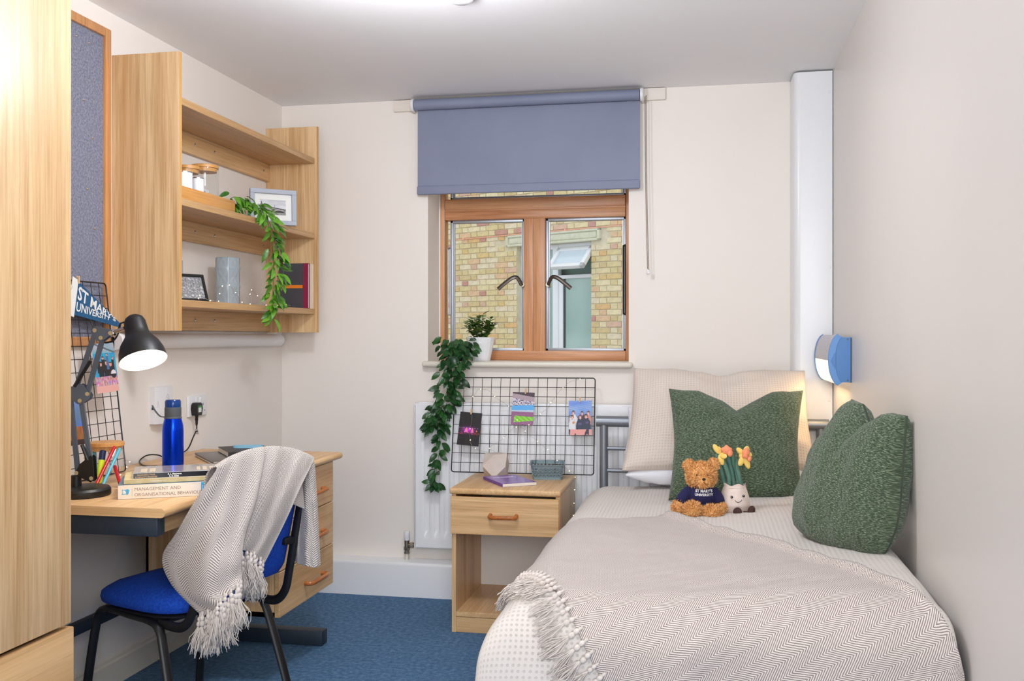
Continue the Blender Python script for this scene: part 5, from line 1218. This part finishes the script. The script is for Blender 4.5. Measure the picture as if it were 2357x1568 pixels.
def vine(t, paths, rad, nl, LM_, r, out, smin=.7, smax=1.15, down=.7, stem_r=.0012):
    for pts in paths: part('stem', MB().tube(spline(pts, 40), stem_r, 5), stem_m, t)
    for i in range(nl):
        f = (i+r.random())/nl; pts = paths[i % len(paths)]; P = spline(pts, 60); k = min(59, int(f*60)); p = P[k]; R = rad(f)
        a = r.uniform(-1, 1)*1.9; th = math.atan2(out.y, out.x)+a
        rd = Vector((cos(th), sin(th), r.uniform(-.3, .5))); rr = R*r.random()**.6
        pos = p+rd*rr; d = rd*r.uniform(.5, 1.0)+Vector((0, 0, -down*r.uniform(.4, 1.4)))+out*.2
        up = out*1.0+Vector((r.uniform(-.5, .5), r.uniform(-.5, .5), r.uniform(.2, 1.0)))
        leaf_on(t, r.choice(LM_), pos, d, up, r.uniform(smin, smax))
GLV = [leaf_me('leaf', .056, .023, gl_m, c, f) for c, f in ((.15, .2), (.35, .3), (.05, .35), (.5, .2))]
IVV = [leaf_me('leaf', .045, .025, iv_m, c, f) for c, f in ((.2, .25), (.4, .3), (.05, .35))]
BXV = [leaf_me('leaf', .034, .023, bx_m, c, f) for c, f in ((.1, .2), (.3, .3))]
t = thing('trailing_plant', 'bright green leafy garland in a small black pot trailing off the wall shelf', 'plant', (-1.925, 3.69, ZS2))
part('pot', MB().lathe([(.022, 0), (.028, .035), (.026, .035), (.02, .006)], 20, c=(-1.905, 3.668, ZS2+.0005), capt=False), lamp_black, t)
r = random.Random(4); of = Vector((.9, -.35, 0))
g1 = [(-1.905, 3.67, ZS2+.03), (-1.885, 3.69, ZS2+.075), (-1.845, 3.74, ZS2+.065), (-1.800, 3.80, ZS2+.020), (-1.785, 3.835, 1.66), (-1.782, 3.85, 1.56), (-1.785, 3.855, 1.47), (-1.79, 3.86, 1.385), (-1.792, 3.865, 1.315)]
g2 = [(-1.905, 3.67, ZS2+.03), (-1.87, 3.72, ZS2+.05), (-1.83, 3.79, ZS2+.045), (-1.795, 3.835, ZS2-.01), (-1.778, 3.865, 1.63), (-1.775, 3.88, 1.54), (-1.782, 3.885, 1.44), (-1.79, 3.88, 1.35)]
vine(t, [g1, g2], lambda f: .030 if f < .85 else .016, 190, GLV, r, of, .65, 1.1, .75)
t = thing('trailing_ivy', 'dark green ivy trailing from the window sill down over the radiator', 'plant', (-1.17, 4.56, 1.128))
r = random.Random(6); of = Vector((.25, -.95, 0))
i1 = [(-1.165, 4.60, 1.16), (-1.16, 4.55, 1.215), (-1.155, 4.505, 1.19), (-1.160, 4.485, 1.10), (-1.185, 4.48, 1.00), (-1.215, 4.475, .91), (-1.245, 4.472, .845), (-1.245, 4.47, .81)]
i2 = [(-1.165, 4.60, 1.16), (-1.19, 4.54, 1.225), (-1.185, 4.50, 1.15), (-1.185, 4.485, 1.05), (-1.20, 4.475, .96), (-1.235, 4.47, .88), (-1.27, 4.47, .82)]
i3 = [(-1.165, 4.60, 1.16), (-1.12, 4.54, 1.22), (-1.11, 4.50, 1.16), (-1.135, 4.49, 1.10), (-1.165, 4.48, 1.01), (-1.20, 4.475, .91), (-1.225, 4.47, .82), (-1.225, 4.47, .74), (-1.235, 4.47, .65), (-1.250, 4.47, .56), (-1.25, 4.47, .54)]
vine(t, [i1, i2], lambda f: .050 if f < .45 else .042, 190, IVV, r, of, .75, 1.25, .6)
vine(t, [i3], lambda f: .050 if f < .45 else (.038 if f < .62 else .014), 100, IVV, r, of, .75, 1.25, .7)
part('ivy_base', MB().lathe([(.030, 0), (.036, .04)], 16, c=(-1.165, 4.60, 1.128)), lamp_black, t)
t = thing('potted_plant', 'bushy green faux plant in a white fluted pot on the window sill', 'plant', (-1.073, 4.66, 1.128))
pc = (-1.073, 4.668, 1.128)
def pot(a, b): th = a*2*pi; rr = (.047+.024*b)*(1+.022*abs(sin(th*9))-.01); return (pc[0]+rr*cos(th), pc[1]+rr*sin(th), pc[2]+b*.115)
part('pot', MB().grid(144, 6, pot).lathe([(.001, .0), (.047, 0)], 48, c=pc, capb=False, capt=False).grid(48, 2, lambda a, b: (pc[0]+.066*cos(-a*2*pi), pc[1]+.066*sin(-a*2*pi), pc[2]+.115-b*.03)), gloss_white, t, 50)
part('soil', MB().lathe([(.065, .098), (.001, .099)], 24, c=pc, capb=False, capt=False), plain('soil', srgb(60, 48, 38), .9), t)
r = random.Random(9)
for i in range(26):
    a = r.random()*2*pi; q_ = r.random()**.5; tip = Vector((pc[0]+cos(a)*.085*q_, pc[1]+sin(a)*.075*q_, pc[2]+.115+.120*(1-.55*q_*q_)*r.uniform(.7, 1.05))); b0 = Vector((pc[0]+cos(a)*.03*q_, pc[1]+sin(a)*.03*q_, pc[2]+.10))
    P = spline([b0, b0.lerp(tip, .5)+Vector((0, 0, .012)), tip], 12); part('stem', MB().tube(P, .001, 4), stem_m, t)
    for k in range(11):
        p = P[min(12, 1+k)]; th = k*2.4+a; d = Vector((cos(th), sin(th), r.uniform(.1, .9)))
        leaf_on(t, r.choice(BXV), p, d, (0, 0, 1), r.uniform(.7, 1.2))
# ================================================================== WALL READING LAMP
blue_pl = plain('blue_lamp_plastic', srgb(74, 128, 190), .35); grey_pl = plain('grey_lamp_shield', srgb(190, 188, 196), .4)
ly0, ly1 = 3.865, 4.33; lz = 1.158
t = thing('wall_lamp', 'blue and grey reading lamp fixed to the wall beside the bed, switched on', 'lamp', (XR, 4.1, 1.06))
part('back_plate', MB().box((XR-.006, ly0-.003, 1.072), (XR, ly1, 1.242)), plain('dark_backplate', srgb(40, 50, 70), .5), t)
def arc(a): return (-.035-.043*cos(a*1.0), .098*sin(a))          # front curve: (dx from wall, dz)
As = [R_(q_) for q_ in range(-78, 79, 6)]
def lampcap(y0, y1, grow, mat, nm):
    pl = [(arc(a)[0]*1.0-grow, arc(a)[1]*(1+grow*6)) for a in As]
    poly = [(-.0, -.085), (-.030, -.085)]+[(x, z) for x, z in pl]+[(-.030, .085), (-.0, .085)]
    M = Matrix(((1, 0, 0, XR-.004), (0, 0, 1, y0), (0, 1, 0, lz), (0, 0, 0, 1))); return part(nm, MB().prism(poly, y1-y0, M), mat, t)
lampcap(ly0-.006, ly0+.002, .003, blue_pl, 'end_cap'); lampcap(ly1-.004, ly1+.004, .003, blue_pl, 'end_cap')
ec = Matrix(((1, 0, 0, XR-.004), (0, 0, 1, ly0-.0085), (0, 1, 0, lz), (0, 0, 0, 1)))
part('cap_rib', MB().prism([(arc(a)[0]-.002, arc(a)[1]*1.01) for a in As]+[(arc(a)[0]*.72, arc(a)[1]*.9) for a in As[::-1]], .003, ec), plain('light_blue_lamp_plastic', srgb(96, 148, 208), .35), t)
part('maker_badge', MB().prism([(-.073, -.005), (-.058, .026), (-.055, .026), (-.055, -.034), (-.058, -.034)], .0012, Matrix(((1, 0, 0, XR-.004), (0, 0, 1, ly0-.0098), (0, 1, 0, lz), (0, 0, 0, 1)))), blue_pl, t)
for z in (1.080, 1.236): part('screw', MB().lathe([(.0035, 0), (.003, .0015)], 10, frame((XR-.014, ly0-.0062, z), (1, 0, 0), (0, 0, 1))), handle_met, t)
def strip(a0, a1, inset=0.0): return MB().grid(14, 1, lambda a, b: (XR-.004+arc(a0+(a1-a0)*a)[0]+inset, ly0+.002+b*(ly1-ly0-.006), lz+arc(a0+(a1-a0)*a)[1]))
part('shield', strip(R_(-2), R_(76)), grey_pl, t); part('shield', MB().box((XR-.036, ly0+.002, lz+.08), (XR-.004, ly1-.004, lz+.086)), grey_pl, t)
part('lens', strip(R_(-72), R_(-2), .001), emis('lit_lens', (1, .82, .58, 1), 1.15), t)
part('switch', MB().rbox((XR-.074, ly0+.0, lz-.032), (XR-.066, ly0+.014, lz-.020), .002), black_met, t)
l = bpy.data.lights.new('wall_lamp_light', 'AREA'); l.shape = 'RECTANGLE'; l.size = .40; l.size_y = .05; l.energy = .75; l.color = (1, .68, .34)
o = bpy.data.objects.new('wall_lamp_light', l); COL.objects.link(o); o.parent = t
o.location = Vector((XR-.052, (ly0+ly1)/2, lz-.098))-Vector(t.location); o.rotation_euler = (0, R_(22), pi/2*0)
o.rotation_euler = Vector((-.35, 0, -1)).to_track_quat('-Z', 'X').to_euler(); l.size, l.size_y = .05, .40
# ================================================================== PLUSH TOYS
def fur(surf, n, L, seed, mats, w_=.0013):
    r = random.Random(seed); m = MB()
    for i in range(n):
        p, nrm = surf(r); d = (nrm+Vector((r.uniform(-.8, .8), r.uniform(-.8, .8), r.uniform(-.9, .5)))).normalized(); s = d.orthogonal().normalized()
        s = (s*cos(i)+d.cross(s)*sin(i)); l = L*r.uniform(.6, 1.15); b = d.cross(s)*l*.5*r.uniform(-1, 1)
        m.cur = i % len(mats)
        m.add([p-s*w_-nrm*.001, p+s*w_-nrm*.001, p+d*l*.55+s*w_*.9+b*.5, p+d*l*.55-s*w_*.9+b*.5, p+d*l+b], [(0, 1, 2, 3), (3, 2, 4)])
    return m
def ell_surf(c, rad, M=None):
    M3 = (M or Matrix.Identity(4)).to_3x3()
    def f(r):
        z = r.uniform(-1, 1); a = r.random()*2*pi; q_ = math.sqrt(1-z*z); p = Vector((q_*cos(a), q_*sin(a), z))
        n = Vector((p.x/rad[0], p.y/rad[1], p.z/rad[2])).normalized()
        return Vector(c)+M3 @ Vector((p.x*rad[0], p.y*rad[1], p.z*rad[2])), (M3 @ n).normalized()
    return f
f1 = plain('golden_fur', srgb(234, 178, 112), .9); f2 = plain('golden_fur_light', srgb(244, 196, 136), .9); f3 = plain('golden_fur_deep', srgb(206, 138, 72), .9)
knit = NT('navy_knit'); kv = knit.coord((1, 1, 1)); kw = knit.n('ShaderNodeTexWave'); kw.inputs['Scale'].default_value = 90; knit.l(kv, kw.inputs['Vector'])
knit.col(knit.ramp(kw.outputs['Fac'], [(.2, srgb(22, 22, 62)), (.8, srgb(38, 38, 90))])); knit.set(Roughness=.9); knit.bump(kw.outputs['Fac'], .5, .002); knit = knit.mat
BO = Vector((-.015, 3.455, .628))                                   # bear, seated; looks to the room
t = thing('teddy_bear', 'golden teddy bear in a navy jumper sitting against the green cushion', 'teddy bear', tuple(BO))
def B(x, y, z): return BO+Vector((x, y, z))                         # x right, y away from room, z up
def furry(nm, c, rad, n, L=.012, M=None, seed=1):
    o = part(nm, MB().ell(c, rad, M, 20, 14), f1, t, 180)
    q_ = part('fur', fur(ell_surf(c, rad, M), n, L, seed, [f1, f2, f3]), [f1, f2, f3], o, 0, kind='stuff'); return o
hd = furry('head', B(.0, -.005, .142), (.056, .048, .047), 2600, .013, seed=1)
furry('ear', B(-.048, .006, .176), (.021, .011, .021), 520, .010, seed=2); furry('ear', B(.046, .010, .182), (.021, .011, .021), 520, .010, seed=3)
furry('muzzle', B(.008, -.046, .130), (.029, .020, .023), 700, .010, seed=4)
part('jumper', MB().ell(B(0, .004, .070), (.058, .045, .056), None, 28, 18, lambda p: .05*max(0, -p.z)), knit, t, 180)
part('collar', MB().tube([B(.034*cos(a), .0+.030*sin(a), .106) for a in [i*2*pi/24 for i in range(25)]], .009, 8, cap=False), knit, t, 180)
ra = Matrix.Rotation(R_(-38), 4, 'Y')
part('sleeve', MB().tube(spline([B(-.040, .0, .088), B(-.066, -.010, .064), B(-.080, -.020, .040)], 10), [.020, .022, .023, .024, .024, .024, .024, .024, .024, .023, .022], 14), knit, t, 180)
part('sleeve', MB().tube(spline([B(.040, .0, .088), B(.060, -.004, .066), B(.070, -.012, .044)], 10), [.020, .022, .023, .024, .024, .024, .024, .024, .024, .023, .022], 14), knit, t, 180)
furry('paw', B(-.086, -.026, .026), (.026, .024, .025), 900, .011, seed=5); furry('paw', B(.074, -.018, .028), (.022, .022, .022), 500, .010, seed=6)
furry('leg', B(-.033, -.068, .024), (.033, .040, .029), 1500, .013, seed=7); furry('leg', B(.041, -.064, .019), (.036, .038, .024), 1500, .013, seed=8)
bk_eye = plain('black_bead', srgb(18, 16, 16), .15)
for x in (-.018, .020): part('eye', MB().ell(B(x+.002, -.051, .150), (.0042, .003, .0036)), bk_eye, hd, 180)
part('nose', MB().ell(B(.010, -.066, .137), (.0068, .005, .0048)), bk_eye, hd, 180)
part('mouth', MB().tube(spline([B(.010, -.069, .133), B(.0105, -.069, .126), B(.016, -.067, .121), B(.022, -.063, .119)], 10), .0009, 5), bk_eye, hd)
def front_text(txt, size, cx, z, par, c, rad, mat, bold):            # lettering wrapped on the jumper front
    m = text_mb(txt, size, Matrix.Identity(4), .0004, bold, 'CENTER', spacing=1.05); out = []
    for x, y, zz in m.v:
        X = cx+x; Z = z+y; k = 1-((X-c.x)/rad[0])**2-((Z-c.z)/rad[2])**2; Y = c.y-rad[1]*math.sqrt(max(.02, k))-.0012-zz; out.append((X, Y, Z))
    m.v = out; return part('lettering', m, mat, par, 0)
front_text("ST MARY'S", .0135, BO.x+.010, BO.z+.086, t, B(0, .004, .070), (.058, .045, .056), white_pl, .0006)
front_text("UNIVERSITY", .0125, BO.x+.010, BO.z+.073, t, B(0, .004, .070), (.058, .045, .056), white_pl, .0005)
t.scale = (.88, .90, .95); t.location.x += .008
# potted daffodil plush
DO = Vector((.106, 3.492, .630))
t = thing('plush_daffodil', 'plush daffodils in a smiling cream pot with brown feet beside the teddy bear', 'soft toy', tuple(DO))
def Dp(x, y, z): return DO+Vector((x, y, z))
cream_pl = varied('cream_plush', srgb(226, 208, 196), srgb(236, 220, 210), 50, .95, .2, 400, .001); brown_pl = varied('brown_plush', srgb(62, 40, 38), srgb(80, 54, 50), 80, .95)
leaf_pl = varied('green_plush', srgb(78, 116, 102), srgb(100, 138, 122), 40, .95, .15, 300, .001); yel_pl = varied('yellow_plush', srgb(236, 198, 96), srgb(246, 216, 128), 50, .95); peach_pl = varied('peach_plush', srgb(246, 144, 100), srgb(252, 162, 122), 50, .95)
def dpot(a, b):
    th = a*2*pi; pr = [(0, .028), (.06, .042), (.3, .0535), (.55, .050), (.8, .042), (.93, .037), (1.0, .039)]
    i = 0
    while i < len(pr)-2 and pr[i+1][0] < b: i += 1
    f = (b-pr[i][0])/(pr[i+1][0]-pr[i][0]); rr = pr[i][1]+(pr[i+1][1]-pr[i][1])*f
    rr *= 1+.02*cos(5*th)*(b > .2)-.012*max(0, 1-abs(sin(th*2.5))*12)
    return Dp(rr*cos(th), rr*sin(th)*.9, b*.103+(.004*cos(5*th) if b > .9 else 0))
po = part('pot', MB().grid(90, 24, dpot).lathe([(.001, .004), (.028, .0005)], 30, c=tuple(DO), capb=False, capt=False).lathe([(.037, .092), (.001, .094)], 30, c=tuple(DO), capb=False, capt=False), cream_pl, t, 180)
for x, z in ((-.010, .062), (.030, .066)):
    part('eye', MB().ell(Dp(x, -.0455 if x < 0 else -.0385, z), (.0045, .003, .0045)), bk_eye, po, 180); part('eye_glint', MB().ell(Dp(x-.0005, -.0490 if x < 0 else -.0420, z+.001), (.0012, .001, .0012)), white_pl, po, 180)
part('smile', MB().tube(spline([Dp(.001, -.0495, .052), Dp(.006, -.0495, .0465), (Dp(.013, -.0480, .0455)), Dp(.020, -.0455, .048), Dp(.024, -.0435, .054)], 14), .0009, 5), bk_eye, po)
part('foot', MB().ell(Dp(.009, -.060, .014), (.0150, .012, .0160)), brown_pl, t, 180); part('foot', MB().ell(Dp(.056, -.040, .017), (.0125, .013, .0175), Matrix.Rotation(.3, 4, 'Y')).tube([Dp(.030, -.035, .006), Dp(.052, -.040, .008)], .007, 10), brown_pl, t, 180)
def lf(p, r0, n=12):
    P = spline(p, 14); rr = [r0*(.75+.5*sin(pi*min(1, i/14*.9+.08))) if i < 14 else r0*.35 for i in range(15)]; return MB().tube(P, rr, n, flat=.6, up=(0, -1, 0))
for p, r0 in (([Dp(-.030, 0, .085), Dp(-.040, 0, .130), Dp(-.052, .004, .175), Dp(-.062, .006, .205)], .0115), ([Dp(-.016, -.008, .085), Dp(-.020, -.010, .130), Dp(-.032, -.010, .168), Dp(-.044, -.008, .200)], .0115), ([Dp(.0, .006, .085), Dp(-.008, .010, .140), Dp(-.018, .012, .180), Dp(-.020, .012, .222)], .0125), ([Dp(.018, .004, .085), Dp(.008, .008, .140), Dp(-.002, .008, .175), Dp(-.008, .006, .212)], .0105), ([Dp(.026, -.002, .085), Dp(.016, .0, .130), Dp(.008, .0, .165), Dp(.010, .002, .190)], .0110)):
    part('leaf', lf(p, r0), leaf_pl, t, 180)
def petal(c, d, L, w_, nrm):
    d = Vector(d).normalized(); M = frame((0, 0, 0), d, Vector(nrm).cross(d)); return MB().ell(tuple(Vector(c)+d*L*.5), (L*.5, w_, .006), M, 16, 10)
f_ = part('flower', petal(Dp(-.050, -.012, .206), (-.55, 0, .85), .040, .0095, (0, -1, 0)), yel_pl, t, 180)
for d, L in (((.35, -.3, -.12), .032), ((.25, -.2, -.95), .040), ((-.2, .5, .8), .03)): part('petal', petal(Dp(-.050, -.014, .206), d, L, .0105, (.2, -1, .1)), yel_pl, f_, 180)
part('trumpet', MB().ell(Dp(-.027, -.018, .220), (.018, .014, .017), None, 20, 14, lambda p: .13*sin(5*math.atan2(p.z, p.x))).ell(Dp(-.016, -.022, .212), (.010, .010, .014)), peach_pl, f_, 180)
f_ = part('flower', petal(Dp(.032, -.012, .205), (-.62, 0, .6), .034, .0095, (0, -1, 0)), yel_pl, t, 180)
for d, L in (((.35, 0, .95), .034), ((.95, 0, .1), .026), ((-.42, -.05, -.85), .042), ((.30, 0, -.95), .050), ((-.9, .1, -.2), .02)): part('petal', petal(Dp(.034, -.012, .204), d, L, .0105, (0, -1, .05)), yel_pl, f_, 180)
part('trumpet', MB().ell(Dp(.038, -.022, .212), (.0125, .013, .020), Matrix.Rotation(.25, 4, 'Y'), 20, 14, lambda p: .10*sin(5*math.atan2(p.z, p.x))).ell(Dp(.050, -.022, .193), (.008, .010, .010)), peach_pl, f_, 180)
